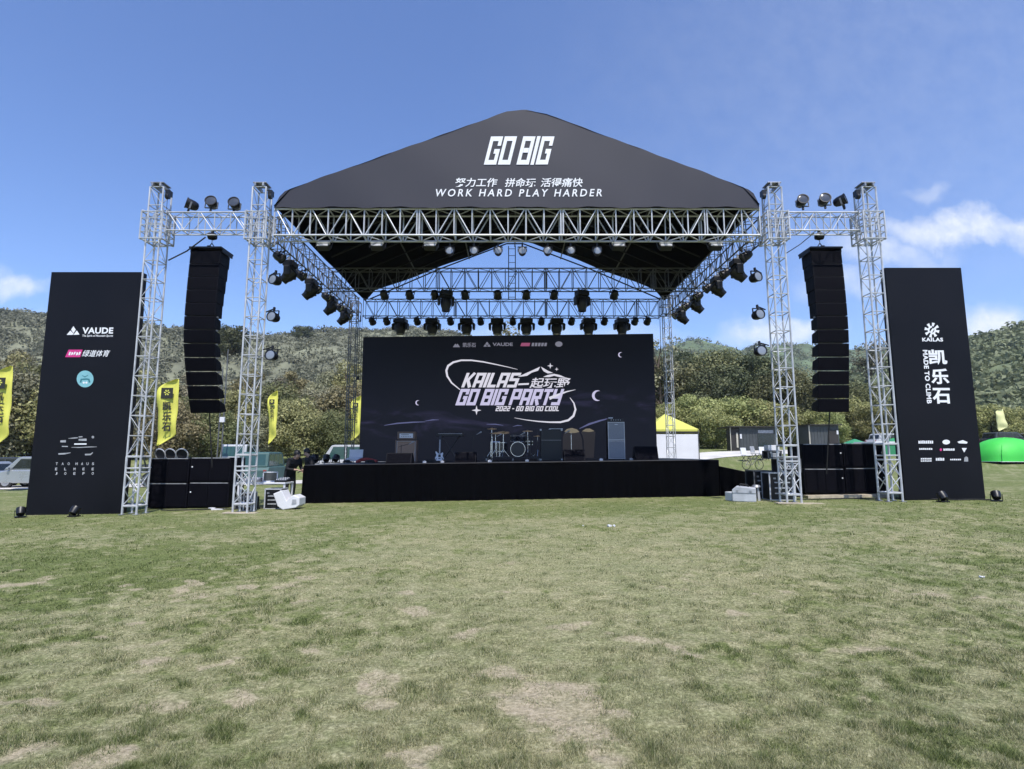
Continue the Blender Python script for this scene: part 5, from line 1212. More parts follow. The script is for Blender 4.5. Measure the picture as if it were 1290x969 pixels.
# ---------------------------------------------------------------- crew and gear left of the stage
def person(label, loc, joints, edges, radii, rz_, skin_at, hair_c, hair_r):
    me = bpy.data.meshes.new('person'); names = list(joints); me.from_pydata([joints[n] for n in names], [(names.index(a), names.index(b)) for a, b in edges], [])
    o = bpy.data.objects.new('person', me); COL.objects.link(o)
    sk = o.modifiers.new('skin', 'SKIN'); sk.use_smooth_shade = True
    for i, n in enumerate(names): me.skin_vertices[0].data[i].radius = radii[n] if isinstance(radii[n], tuple) else (radii[n], radii[n]); me.skin_vertices[0].data[i].use_root = (n == 'pelvis')
    sb = o.modifiers.new('s', 'SUBSURF'); sb.levels = 2; sb.render_levels = 2
    bpy.context.view_layer.update(); m2 = bpy.data.meshes.new_from_object(o.evaluated_get(bpy.context.evaluated_depsgraph_get())); bpy.data.objects.remove(o)
    m2.materials.clear(); m2.materials.append(blackcloth); m2.materials.append(skin)
    for p in m2.polygons:
        p.material_index = int(any((p.center-Vector(c)).length < r for c, r in skin_at)); p.use_smooth = True
    o = bpy.data.objects.new('person', m2); COL.objects.link(o); o.location = loc; o.rotation_euler = (0, 0, rz_); tag(o, label, 'person', 'crew beside the stage')
    m = MB(); m.lathe([(.02, hair_r*.98), (hair_r*.6, hair_r*.82), (hair_r*.92, hair_r*.4), (hair_r, 0), (hair_r*.93, -hair_r*.45)], T(*hair_c) @ RX(R(-18)), 16); m.build('hair', hairm, o, smooth=True)
    f = Vector(hair_c)
    m = MB()
    for s in (-1, 1): m.lathe([(.002, -.012), (.013, 0), (.002, .012)], T(f.x+s*.034, f.y-.098, f.z-.035) @ RX(R(90)), 8)
    m.build('eye', hairm, o)
    return o
def human(lean, arm_l, arm_r, legs):
    """joints of a standing figure that faces -Y; lean bends the trunk forward (radians)"""
    c, s = math.cos(lean), math.sin(lean)
    def up(x, y, z): return (x, y*c-(z-.92)*s, .92+(z-.92)*c+y*s)     # bends about the hips
    J = {'pelvis': (0, 0, .93), 'waist': up(0, 0, 1.08), 'chest': up(0, .01, 1.28), 'collar': up(0, .01, 1.42), 'neck': up(0, -.005, 1.48), 'jaw': up(0, -.03, 1.55), 'head': up(0, -.02, 1.63), 'crown': up(0, -.01, 1.70), 'nose': up(0, -.125, 1.595)}
    for n, sg, arm in (('l', 1, arm_l), ('r', -1, arm_r)):
        J['shoulder_'+n] = up(sg*.185, .01, 1.40); J['elbow_'+n], J['wrist_'+n] = up(*arm[0]), up(*arm[1])
        w = Vector(J['wrist_'+n]); d = (w-Vector(J['elbow_'+n])).normalized(); J['palm_'+n] = tuple(w+d*.08)
        side = Vector((1, 0, 0))
        for k in range(4): J['knuckle%d_%s' % (k, n)] = tuple(w+d*.105+side*(k-1.5)*.022); J['tip%d_%s' % (k, n)] = tuple(w+d*(.175-.012*abs(k-1.4))+side*(k-1.5)*.024+Vector((0, -.015, -.012)))
        J['thumb_'+n] = tuple(w+d*.09-side*sg*.06)
        J['hip_'+n] = (sg*.095, 0, .90); J['knee_'+n] = legs[n][0]; J['ankle_'+n] = legs[n][1]; a = Vector(legs[n][1]); J['toe_'+n] = (a.x+sg*.02, a.y-.17, .035); J['heel_'+n] = (a.x, a.y+.04, .04)
    E = [('pelvis', 'waist'), ('waist', 'chest'), ('chest', 'collar'), ('collar', 'neck'), ('neck', 'jaw'), ('jaw', 'head'), ('head', 'crown'), ('jaw', 'nose')]
    Rr = {'pelvis': (.185, .16), 'waist': (.18, .145), 'chest': (.20, .155), 'collar': (.12, .09), 'neck': .058, 'jaw': (.062, .075), 'head': (.082, .098), 'crown': (.06, .07), 'nose': .012}
    for n in 'lr':
        E += [('collar', 'shoulder_'+n), ('shoulder_'+n, 'elbow_'+n), ('elbow_'+n, 'wrist_'+n), ('wrist_'+n, 'palm_'+n), ('palm_'+n, 'thumb_'+n), ('pelvis', 'hip_'+n), ('hip_'+n, 'knee_'+n), ('knee_'+n, 'ankle_'+n), ('ankle_'+n, 'toe_'+n), ('ankle_'+n, 'heel_'+n)]
        for k in range(4): E += [('palm_'+n, 'knuckle%d_%s' % (k, n)), ('knuckle%d_%s' % (k, n), 'tip%d_%s' % (k, n))]; Rr['knuckle%d_%s' % (k, n)] = .0095; Rr['tip%d_%s' % (k, n)] = .0075
        Rr.update({'shoulder_'+n: .085, 'elbow_'+n: .064, 'wrist_'+n: .032, 'palm_'+n: (.038, .018), 'thumb_'+n: .009, 'hip_'+n: .125, 'knee_'+n: .092, 'ankle_'+n: .065, 'toe_'+n: .038, 'heel_'+n: .038})
    return J, E, Rr
def add_person(label, x, Y, rz_, lean, al, ar, legs, sc=1.):
    J, E, Rr = human(lean, al, ar, legs)
    sk = [(J['palm_l'], .12), (J['palm_r'], .12), (J['jaw'], .10), (J['head'], .115)]
    c = Vector(J['head'])+Vector((0, .015, .035))
    o = person(label, (x, Y, tz(x, Y)), J, E, Rr, rz_, sk, tuple(c), .112); o.scale = (sc,)*3; return o
add_person('person in black leaning forward beside the left end of the stage, hand raised', -7.80, 19.5, R(58), R(30), ((.30, -.06, 1.16), (.20, -.30, 1.18)), ((-.27, -.12, 1.14), (-.12, -.34, 1.24)), {'l': ((.13, -.05, .49), (.15, .02, .09)), 'r': ((-.12, -.02, .49), (-.15, .06, .09))}, 1.06)
add_person('person in black with pale face bending over behind the left stage end', -7.12, 19.8, R(-50), R(16), ((.27, -.04, 1.14), (.18, -.26, 1.12)), ((-.27, -.04, 1.14), (-.18, -.26, 1.08)), {'l': ((.11, -.03, .49), (.12, .02, .09)), 'r': ((-.11, -.03, .49), (-.12, .02, .09))}, 1.05)
def tbl(x, Y): return (x, Y, tz(x, Y))
xt = at(332, 620, 17.3).x
t = thing('mixing_table', 'white edged work table with crew gear beside the left front tower', 'table', tbl(xt, 17.4)); m = MB(); m.box((0, 0, .74), (1.5, .7, .05)); m.build('tabletop', whiteplas, t, bevel=.008)
for x in (-.68, .72):
    for y in (-.3, .3): m = MB(); m.box((x, y, .36), (.05, .05, .71)); m.build('leg', whiteplas, t)
z0 = tz(xt, 17.4)+.765
s_ = thing('display_screen', 'small screen with white frame standing on the work table', 'monitor', (xt+.12, 17.45, z0)); m = MB(); m.box((0, 0, .30), (.46, .03, .03)); m.box((0, 0, .02), (.46, .03, .03)); m.box((-.22, 0, .16), (.025, .03, .30)); m.box((.22, 0, .16), (.025, .03, .30)); m.build('frame', whiteplas, s_)
m = MB(); m.box((0, .004, .16), (.43, .02, .27)); m.build('panel', lensd, s_); m = MB(); m.prism([(.02, 0), (.2, 0), (.02, .2)], -.05, .05, 'x'); m.build('stand', lampm, s_)
for dx, lb, w_h in ((-.42, 'grey mixing desk on the work table, left of the small screen', (.5, .14)), (.56, 'small black mixer on the work table, right of the small screen', (.34, .10))):
    c = thing('mixing_desk', lb, 'mixer', (xt+dx, 17.35, z0)); m = MB(); m.prism([(-.22, 0), (.22, 0), (.22, w_h[1]), (-.22, .05)], -w_h[0]/2, w_h[0]/2, 'x'); m.build('body', lampm if dx > 0 else steel, c, bevel=.008); m = MB()
    for i in range(6):
        for j in range(3): m.box((-w_h[0]*.4+i*w_h[0]*.16, -.12+j*.12, .085+j*.02), (.02, .035, .03))
    m.build('fader', whiteplas, c)
def rack(x, Y, label, w=.55, h=.62, d=.5, silver=True, rz_=0):
    c = thing('flight_case', label, 'flight case', tbl(x, Y), rz_); m = MB(); m.box((0, 0, h/2), (w, d, h)); m.build('body', lampm, c, bevel=.006); m = MB()
    for sx in (-1, 1):
        for sy in (-1, 1): m.box((sx*w/2, sy*d/2, h/2), (.035, .035, h+.01))
        for z in (.0, h): m.box((sx*w/2, 0, z), (.035, d, .035))
    for sy in (-1, 1):
        for z in (.0, h): m.box((0, sy*d/2, z), (w, .035, .035))
    m.build('edge_trim', alu if silver else alu_dull_shaded, c); m = MB()
    for k in range(3): m.box((0, -d/2-.008, h*(.25+.2*k)), (w*.62, .012, .035))
    m.build('front_unit', greyp, c); m = MB()
    for sx in (-1, 1): m.box((sx*w*.3, -d/2-.014, h*.80), (.07, .012, .05))
    m.build('latch', steel, c); return c
rack(xt+.55, 16.95, 'black equipment rack standing under the right of the work table', .46, .58); rack(xt-.30, 16.9, 'low black case with grey fronts under the work table', .50, .34, .4, False)
rack(at(318, 635, 16.4).x, 16.25, 'small open case with pale frame at the foot of the left front tower', .22, .52, .3)
# white tilted bin
wb = thing('white_bin', 'white open topped moulded bin tipped on its corner on the grass', 'bin', tbl(at(356, 640, 16.6).x, 16.6)); M3 = Matrix.Rotation(R(-24), 3, 'Y')
m = MB(); m.prism([(-.05, .10), (.10, 0), (.48, .06), (.58, .13), (.58, .34), (.40, .43), (.30, .36), (.20, .26), (.05, .56), (-.20, .46)], -.25, .25); m.build('shell', whiteplas, wb, bevel=.02)
m = MB(); m.prism([(.36, .15), (.50, .18), (.49, .30), (.38, .30)], -.262, -.245); m.build('inset', greyp, wb)
# silver cases by the right tower
xc_ = at(938, 630, 16.5).x
sc_ = thing('silver_case', 'dented silver aluminium case with black handle right of the stage', 'case', tbl(xc_, 16.5), R(-25)); m = MB(); m.prism([(-.32, 0), (.32, 0), (.32, .40), (-.20, .44), (-.32, .34)], -.24, .24); m.build('body', alu, sc_, bevel=.02)
m = MB(); m.path([(-.12, 0, .42), (-.10, 0, .50), (.10, 0, .48), (.12, 0, .41)], .018, 6); m.build('handle', rubber, sc_); m = MB()
for x in (-.18, .18): m.box((x, -.25, .30), (.06, .014, .07))
m.build('latch', steel, sc_); m = MB(); m.box((0, -.244, .255), (.64, .012, .02)); m.build('lid_line', steel, sc_)
c = thing('white_box', 'small pale box lying left of the silver case', 'box', tbl(at(925, 628, 16.7).x, 16.75), R(10)); m = MB(); m.box((0, 0, .13), (.36, .34, .26)); m.build('body', whiteplas, c, bevel=.02); m = MB(); m.box((-.02, -.176, .14), (.15, .008, .08)); m.build('label_patch', greyp, c)
c = thing('speaker_stand_bundle', 'bundle of folded silver stands upright beside the silver case', 'stand', tbl(at(953.5, 630, 16.6).x, 16.6)); m = MB()
for k, (x, y) in enumerate(((-.09, 0), (-.03, .05), (.04, -.02), (.09, .04))): m.tube((x*1.2, y, 0), (x*.7, y, .42), .026, 8)
m.build('tube', alu, c); m = MB(); m.lathe([(.13, .40), (.10, .46), (.02, .47)], T(0, .01, 0), 12); m.build('head', steel, c, smooth=True)
rack(at(979, 624, 17).x, 16.9, 'large black flight case with bright metal edges beside the right front tower', .72, .80, .6, True, R(-4)); rack(at(957, 622, 17.6).x, 17.6, 'black flight case with dull edges behind the silver case', .56, .84, .6, False)
o = rack(at(974, 590, 17.8).x, 17.6, 'black case resting on the large flight case', .62, .40, .5, False)
o.location.y = 16.95; o.location.z += .815
o = rack(at(972, 580, 17).x, 17, 'small black case with white sheet on the topmost of the flight cases', .40, .22, .36, False); o.location.y = 16.95; o.location.z += 1.23
m = MB(); m.box((0, 0, .07), (.34, .3, .16)); o2 = m.build('white_carton', whiteplas, None, bevel=.01); o2.location = Vector(o.location)+Vector((0, 0, .25)); tag(o2, 'white carton on top of the stacked black cases', 'carton')
m = MB(); m.box((0, 0, .012), (1.3, .22, .024), Matrix.Rotation(R(1), 3, 'Y')); o = m.build('plank', wood, None); o.location = (TX[2]+.1, YF-.08, tz(TX[2], YF)+.0); tag(o, 'pale plank on the grass under the right front tower', 'plank')
m = MB(); m.box((0, 0, .012), (.9, .26, .024), Matrix.Rotation(R(1), 3, 'Y')); o = m.build('plank', wood, None); o.location = (TX[1]+.05, YF-.06, tz(TX[1], YF)+.0); tag(o, 'pale plank on the grass under the left front tower', 'plank')
for pts, lb in (([(8.3, 16.6), (9.0, 16.4), (9.8, 16.55), (10.6, 16.35), (11.2, 16.5), (12.4, 15.6), (13.4, 15.5)], 'black cable along the foot of the right speaker stack to the banner box'), ([(-10.4, 16.6), (-9.6, 16.45), (-8.9, 16.7), (-7.9, 16.5), (-7.2, 16.9), (-6.9, 18)], 'black cable along the foot of the left speaker stack')):
    P_ = []
    for (a0, b0), (a1, b1) in zip(pts[:-1], pts[1:]):
        for k in range(6): x, y = a0+(a1-a0)*k/6, b0+(b1-b0)*k/6; P_.append((x, y+.04*math.sin(x*7), tz(x, y)+.03))
    m = MB(); m.path(P_, .018, 5); tag(m.build('cable', rubber, None), lb, 'cable')
rnd = random.Random(8)
for k, (u, v, lb) in enumerate(((770, 664, 'crumpled pale scrap on the grass before the stage, the largest one'), (1237, 728, 'tiny pale scrap on the grass at the right'), (735, 663, 'tiny pale scrap on the grass left of the crumpled scrap'))):
    r_x = (u-645)/FPX; up = (484.5-v)/FPX; d = -EYE/(math.sin(PITCH)+up*math.cos(PITCH)-.0175*r_x); x, y = r_x*d, d*(math.cos(PITCH)-up*math.sin(PITCH))
    m = MB(); s = .06 if k == 0 else .022
    for j in range(5): m.box((rnd.uniform(-s, s), rnd.uniform(-s, s)*.6, s*.3+rnd.uniform(0, s*.3)), (s, s*.7, s*.5), Matrix.Rotation(rnd.uniform(0, 3), 3, (rnd.random(), rnd.random(), 1)))
    o = m.build('paper_scrap', whiteplas, None); o.location = (x, y, tz(x, y)); tag(o, lb, 'scrap')

# ---------------------------------------------------------------- flags, tents, cabins and vehicles behind
flagm = mat('yellow flag cloth', (.60, .59, .10), .75, 0, .08, 1.5); flagpale = mat('pale yellow flag cloth', (.62, .62, .30), .75, 0, .08, 1.5); ink = mat('black flag print', (.018, .018, .014), .7, 0, .1, 4)
def flag(label, u_l, u_r, v_t, v_b, Y, lean=0., prints=True, cloth=None, wav=1.):
    """feather flag: curved sail on a bowed pole"""
    a = at((u_l+u_r)/2, v_b, Y); b = at((u_l+u_r)/2+lean, v_t, Y); g = tz(a.x, Y); hgt = b.z-a.z; w = (u_r-u_l)/FPX*Y; x0 = a.x
    root = thing('feather_flag', label, 'flag', (x0, Y, g), 0, 'yellow feather flags'); ln = (b.x-a.x)
    m = MB(); n = 28; vs = []; fs = []
    for i in range(n+1):
        t = i/n; z = a.z-g+hgt*t
        xl = -w*.5+w*.92*max(0, (t-.80)/.20)**2.4; xr = -w*.5+w*min(1, .06+t/.17)
        for k in range(7):
            s = k/6; x = xl+(xr-xl)*s+ln*t; vs.append((x, wav*.10*math.sin(s*3.2+t*6)*(1-s*.3)+.03*math.sin(t*15), z))
    for i in range(n):
        for k in range(6): j = i*7+k; fs.append((j, j+1, j+8, j+7))
    sail = m.add(vs, fs).build('sail', cloth or flagm, root, smooth=True); sd_ = sail.modifiers.new('cloth', 'SOLIDIFY'); sd_.thickness = .004
    zz = a.z-g; m = MB(); m.path([(-w*.5-.02, 0, 0), (-w*.5-.02, 0, zz)]+[(-w*.5+w*.92*max(0, (t-.80)/.20)**2.4+ln*t-.02, 0, zz+hgt*t) for t in (.4, .8, .86, .91, .95, .98, 1)], .016, 6); m.build('pole', lampm, root)
    m = MB(); m.box((-w*.5, 0, .03), (.4, .4, .05)); m.build('base', lampm, root)
    if prints:
        def on(x, z): t = (z-(a.z-g))/hgt; return -.13*abs(wav)-.012
        zt = a.z-g+hgt*.80; q = MB(); cx = w*.02+ln*.75; sw = w*.30
        q.add([(cx-sw, on(0, zt), zt-sw*1.1), (cx+sw, on(0, zt), zt-sw*1.1), (cx+sw, on(0, zt), zt+sw*.7), (cx-sw, on(0, zt), zt+sw*.7)], [(0, 1, 2, 3)]); p = q.build('logo', ink, sail, fix=False)
        q = MB(); yy = on(0, 0)-.006
        for k in range(6): an = R(60*k); c, s = math.cos(an), math.sin(an); q.add([(cx+c*sw*.16-s*.02, yy, zt-sw*.1+s*sw*.16+c*.02), (cx+c*sw*.5-s*.035, yy, zt-sw*.1+s*sw*.5+c*.035), (cx+c*sw*.5+s*.035, yy, zt-sw*.1+s*sw*.5-c*.035), (cx+c*sw*.16+s*.02, yy, zt-sw*.1+s*sw*.16-c*.02)], [(0, 1, 2, 3)])
        q.build('logo', cloth or flagm, p, fix=False)
        for k, ch in enumerate('凯乐石'):
            q = MB(); zc = zt-sw*1.5-(k+.5)*sw*1.75; cx2 = w*.05+ln*(zc-(a.z-g))/hgt; fit(q, text_mesh(ch, .03), cx2-sw*.75, cx2+sw*.75, zc-sw*.75, zc+sw*.75, on(0, zc)); q.build('lettering', ink, sail, fix=False)
flag('yellow feather flag cut off by the left picture edge', -14, 12, 461, 566, 27, 3)
flag('yellow feather flag with black characters between left tower and speaker array', 197, 222, 477.5, 562, 29, 3)
flag('narrow yellow feather flag right of the left front tower', 337.5, 348.5, 492.5, 560, 36, 1, wav=1.4)
flag('yellow feather flag just left of the stage screen', 442, 453.5, 499, 556, 40, 1, wav=1.4)
flag('pale drop shaped flag at the right edge behind the green tent', 1258, 1270, 515, 543, 58, -6, prints=False, cloth=flagpale)
carm = {}
glassm = mat('dark vehicle glass', (.012, .018, .020), .08, 0, .1, 4, spec=.6)
glassg = mat('green tinted vehicle glass', (.03, .075, .07), .12, 0, .1, 4, spec=.6)
tyre = mat('tyre rubber', (.015, .015, .015), .85, 0, .1, 10); lightm = mat('headlight glass', (.65, .66, .68), .15, 0, .1, 8)
def car(label, cat, x, Y, rz_, paint, Lc=4.5, W=1.8, hb=.95, hr=1.62, cab=(-1.7, 1.15), gl=None, slope=.35):
    """vehicle with its nose to +X before turning"""
    root = thing('parked_car' if cat == 'car' else 'van', label, cat, (x, Y, tz(x, Y)), rz_, 'vehicles parked behind the field'); gl = gl or glassm; h = Lc/2
    m = MB(); m.prism([(-h, .35), (-h+.1, .28), (h-.1, .28), (h, .38), (h-.03, .66), (h-.25, hb-.14), (cab[1]+.2, hb), (-h+.12, hb), (-h, hb-.2)], -W/2, W/2); m.build('body', paint, root, bevel=.06)
    m = MB(); m.prism([(cab[0]-.12, hb-.01), (cab[1]+slope+.1, hb-.01), (cab[1]-slope*.6, hr-.05), (cab[1]-slope*.6-.2, hr), (cab[0]+.25, hr), (cab[0]+.08, hr-.06)], -W/2+.09, W/2-.09); m.build('cabin', paint, root, bevel=.05)
    n = 3; a0, a1 = cab[0]+.12, cab[1]-.05; s = (a1-a0)/n
    for sg in (-1, 1):
        for k in range(n):
            e0, e1 = a0+k*s+.05, a0+(k+1)*s-.03; tp = e1-(.28 if k == n-1 else 0); q = MB(); y = sg*(W/2-.085)
            q.add([(e0, y, hb+.06), (e1+(.12 if k == n-1 else 0), y, hb+.06), (tp, y, hr-.13), (e0, y, hr-.13)], [(0, 1, 2, 3)]); q.build('window', gl, root, fix=False)
    q = MB(); xa, xb = cab[1]+slope+.1, cab[1]-slope*.6; f = lambda t: xa+(xb-xa)*t+.012
    q.add([(f(.1), -W/2+.2, hb+(hr-hb)*.1), (f(.1), W/2-.2, hb+(hr-hb)*.1), (f(.86), W/2-.26, hb+(hr-hb)*.86), (f(.86), -W/2+.26, hb+(hr-hb)*.86)], [(0, 1, 2, 3)]); q.build('windscreen', gl, root, fix=False)
    q = MB(); q.add([(cab[0]-.10, -W/2+.22, hb+.1), (cab[0]-.10, W/2-.22, hb+.1), (cab[0]+.045, W/2-.26, hr-.14), (cab[0]+.045, -W/2+.26, hr-.14)], [(0, 1, 2, 3)]); q.build('rear_window', gl, root, fix=False)
    for sx in (-1, 1):
        for sy in (-1, 1):
            q = MB(); M = T(sx*(h-.85), sy*(W/2-.12), .33) @ RX(R(90)); q.lathe([(.20, -.11), (.31, -.11), (.33, -.07), (.33, .07), (.31, .11), (.20, .11), (.20, -.11)], M, 20, False); w_ = q.build('wheel', tyre, root, smooth=True)
            q = MB(); q.lathe([(.20, -.10), (.20, .10)], M, 14); q.build('rim', steel, w_)
    for sy in (-1, 1):
        q = MB(); q.box((h-.07, sy*(W/2-.3), .62), (.14, .36, .15)); q.build('headlight', lightm, root, bevel=.02)
        q = MB(); q.box((-h+.03, sy*(W/2-.2), .72), (.06, .2, .22)); q.build('tail_light', redm, root, bevel=.01)
        q = MB(); q.box((cab[1]+.12, sy*(W/2+.08), hb+.08), (.12, .16, .12)); q.build('mirror', paint, root, bevel=.02)
    q = MB(); q.box((h-.0, 0, .46), (.05, W-.5, .16)); q.build('grille', lampm, root)
    return root
silverp = mat('silver car paint', (.36, .38, .39), .3, .5, .05, 2, coat=.6); darkp = mat('dark grey car paint', (.045, .05, .055), .3, .2, .05, 2, coat=.6); whitepn = mat('white car paint', (.42, .43, .44), .35, 0, .04, 2, coat=.5); tealp2 = mat('dark teal truck cover', (.05, .11, .11), .6, 0, .15, 2)
xc = lambda u, Y: (u-645)/FPX*Y*1.0
car('silver minivan with dark windows half hidden behind the left banner box', 'car', xc(60, 31), 31.4, R(190), silverp, 4.7, 1.85, 1.0, 1.72, (-1.9, 1.25))
car('silver car at the left picture edge on the concrete path', 'car', xc(-30, 32), 32.5, R(180), silverp, 4.4, 1.78, .86, 1.46, (-1.3, .7), slope=.6)
car('dark car under the shrubs at the left picture edge', 'car', xc(12, 36), 37, R(186), darkp, 4.5, 1.8, .95, 1.6)
car('white van with green tinted windows behind the left rear tower', 'van', xc(442, 37), 37.5, R(176), whitepn, 5.2, 1.95, 1.15, 2.15, (-2.4, 1.3), glassg)
car('white van behind the left front tower, nose hidden', 'van', xc(312, 42), 41.5, R(100), whitepn, 4.6, 1.9, 1.05, 2.0, (-2.1, 1.2), glassg)
car('dark teal covered pickup behind the work table', 'car', xc(331, 33), 33.6, R(96), tealp2, 4.2, 1.8, 1.0, 1.85, (-1.9, .9), glassg)
car('dark car with open tailgate look parked at the right picture edge', 'car', xc(1262, 60), 60, R(4), darkp, 4.6, 1.8, .95, 1.6)
car('silver car parked behind the pale drop shaped flag', 'car', xc(1300, 63), 63, R(8), silverp, 4.6, 1.8, .95, 1.55)
car('white car behind the right outer tower, under the shrubs', 'car', xc(1120, 56), 56, R(3), whitepn, 4.4, 1.78, .9, 1.5)
for o in bpy.data.objects:
    if o.get('label', '') == 'dark car with open tailgate look parked at the right picture edge': o['label'] = 'dark car parked at the right picture edge behind the tent'
# moon chairs on the path behind the left speakers
for i, (u, lb) in enumerate(((203, 'leftmost'), (216, 'middle'), (231, 'rightmost'))):
    x = xc(u, 31); c = thing('camping_chair', 'round white camping chair with black seat above the left subwoofers, '+lb+' of three', 'chair', (x, 31, tz(xc(218, 31), 31.1)+1.225), R(8*i-10), 'round camping chairs'); c.scale = (.8, .8, .8); n = 22
    m = MB(); ring = [(.40*math.cos(t), .18-.12*math.sin(t), .66+.40*math.sin(t)) for t in np.linspace(0, 2*math.pi, n)]; m.path(ring, .045, 6); m.build('rim', silverb, c, smooth=True)
    m = MB(); m.add([(0, .30, .58)]+[(.36*math.cos(t), .18-.11*math.sin(t), .66+.36*math.sin(t)) for t in np.linspace(0, 2*math.pi, n)], [(0, k+1, k+2) for k in range(n-1)]); m.build('seat', blackcloth, c)
    for sx in (-1, 1):
        for sy in (-1, 1): m = MB(); m.tube((sx*.30, sy*.22+.1, 0), (-sx*.16, sy*.12+.15, .50), .016, 6); m.build('leg', lampm, c)
tx = xc(218, 31); c = thing('flatbed_trailer', 'low flatbed trailer behind the left subwoofers carrying the round chairs', 'trailer', (tx, 31.1, tz(tx, 31.1))); m = MB(); m.box((0, 0, 1.16), (2.6, 1.6, .12)); m.build('bed', darkp, c)
for sx in (-.7, .7):
    for sy in (-.7, .7): m = MB(); m.lathe([(.2, -.1), (.38, -.1), (.38, .1), (.2, .1)], T(sx, sy, .38) @ RX(R(90)), 16); m.build('wheel', tyre, c, smooth=True)
m = MB()
for sx in (-.7, .7): m.box((sx, 0, .74), (.1, 1.3, .74))
m.build('chassis', steel, c)
# thin utility poles on the left
for u, vt, lb in ((281, 462, 'thin grey utility pole left of the left front tower, without box'), (287.5, 440, 'thin grey utility pole carrying a small white box near left front tower')):
    b = at(u, vt, 38); g = tz(b.x, 38); c = thing('utility_pole', lb, 'pole', (b.x, 38, g)); m = MB(); m.tube((0, 0, -.2), (0, 0, b.z-g), .05, 8, .035); m.build('pole', alu_dull_shaded, c)
    if vt == 440: m = MB(); z = at(u, 529, 38).z-g; m.box((-.02, -.12, z), (.32, .16, .36)); m.build('lamp_box', whiteplas, c, bevel=.02)
# yellow event tent with white walls right of the screen
yt = mat('yellow tent roof', (.50, .50, .10), .7, 0, .06, 1); wt = mat('white tent wall', (.70, .70, .76), .8, 0, .05, 1, .2, 3)
Y = 33.5; g0 = tz(at(852, 570, Y).x, Y); c = thing('event_tent', 'yellow roofed event tent with white side walls right of the screen', 'tent', (at(850, 570, Y).x, Y, g0))
w = 2.95/2; ze = at(850, 541, Y).z-g0; zp = at(838, 526.5, Y).z-g0; zw = at(850, 545, Y).z-g0
m = MB(); m.add([(-w-.05, 0, ze), (w+.05, 0, ze), (w+.05, 3, ze), (-w-.05, 3, ze), (-.1, 1.5, zp+.35), (-w-.05, 0, ze-.22), (w+.05, 0, ze-.22), (w+.05, 3, ze-.22), (-w-.05, 3, ze-.22)], [(0, 1, 4), (1, 2, 4), (2, 3, 4), (3, 0, 4), (0, 1, 6, 5), (1, 2, 7, 6), (2, 3, 8, 7), (3, 0, 5, 8)]); m.build('roof', yt, c)
m = MB(); m.box((0, -.012, ze-.17), (2*w+.12, .012, .10)); m.build('dark_band', ink, c)
m = MB(); m.box((0, .02, (zw-.1)/2), (2*w-.04, .03, zw-.10)); m.box((w-.03, 1.5, (zw-.1)/2), (.03, 2.9, zw-.10)); m.box((-w+.03, 1.5, (zw-.1)/2), (.03, 2.9, zw-.10)); m.build('side_wall', wt, c)
for x in (-w, w):
    for y in (0, 3): m = MB(); m.tube((x, y, 0), (x, y, ze), .03, 6); m.build('leg', alu_dull_shaded, c)
# grey cabins
cabg = mat('dark grey cabin sheet', (.050, .056, .058), .55, .1, .15, 2, .3, 10); cabd = mat('brown black cabin door', (.022, .018, .015), .6, 0, .2, 2); cream = mat('cream frame', (.45, .42, .34), .7, 0, .1, 2)
def cabin(label, u0, u1, v0, v1, Y, depth, porch):
    a = at(u0, v1, Y); b = at(u1, v0, Y); g = tz((a.x+b.x)/2, Y)-.05; w = b.x-a.x; h = b.z-g; c = thing('site_cabin', label, 'cabin', ((a.x+b.x)/2, Y, g), 0, 'dark grey cabins')
    m = MB(); m.box((0, depth/2, h/2), (w, depth, h)); n = int(w/.28)
    for k in range(n): m.box((-w/2+(k+.5)*w/n, -.012, h/2), (.09, .03, h-.3))
    m.build('wall', cabg, c); m = MB(); m.box((-.0 if not porch else -.45, depth/2-.1, h+.05), (w+.3+(.9 if porch else 0), depth+.5, .09)); m.build('roof', cabd, c)
    if porch:
        m = MB(); m.box((-w/2-.42, .5, h/2-.05), (.80, .9, h-.1)); m.build('side_room', cabd, c); m = MB(); m.box((-w/2-.82, -.02, h/2), (.06, .06, h)); m.build('post', cream, c)
        d = MB(); d.box((-w/2-.18, -.03+.05, h*.46), (.16, .05, h*.62)); d.build('door', cream, c)
        m = MB(); m.box((w*.20, -.04, h*.82), (w*.40, .05, .28)); m.build('sign_strip', greyp, c); m = MB(); m.box((-w*.46, -.05, h*.62), (.16, .06, .42)); m.build('wall_lamp', whiteplas, c); m = MB(); m.box((w*.2, -.034, h*.42), (w*.42, .03, h*.6)); m.build('window', glassm, c)
    else:
        m = MB(); m.box((w*.30, -.035, h*.45), (.85, .03, h*.74)); m.build('door', cabd, c); m = MB(); m.box((w*.44, -.05, h*.72), (.16, .06, .36)); m.build('wall_lamp', whiteplas, c); m = MB(); m.box((-w/2-.06, .0, h/2), (.08, .08, h+.1)); m.build('post', cream, c)
cabin('long dark grey cabin with porch roof behind the right end of the stage', 932, 978, 538.5, 568, 52, 2.6, True)
cabin('smaller dark ribbed cabin behind the right subwoofers', 1022, 1056, 536, 570, 52, 2.6, False)
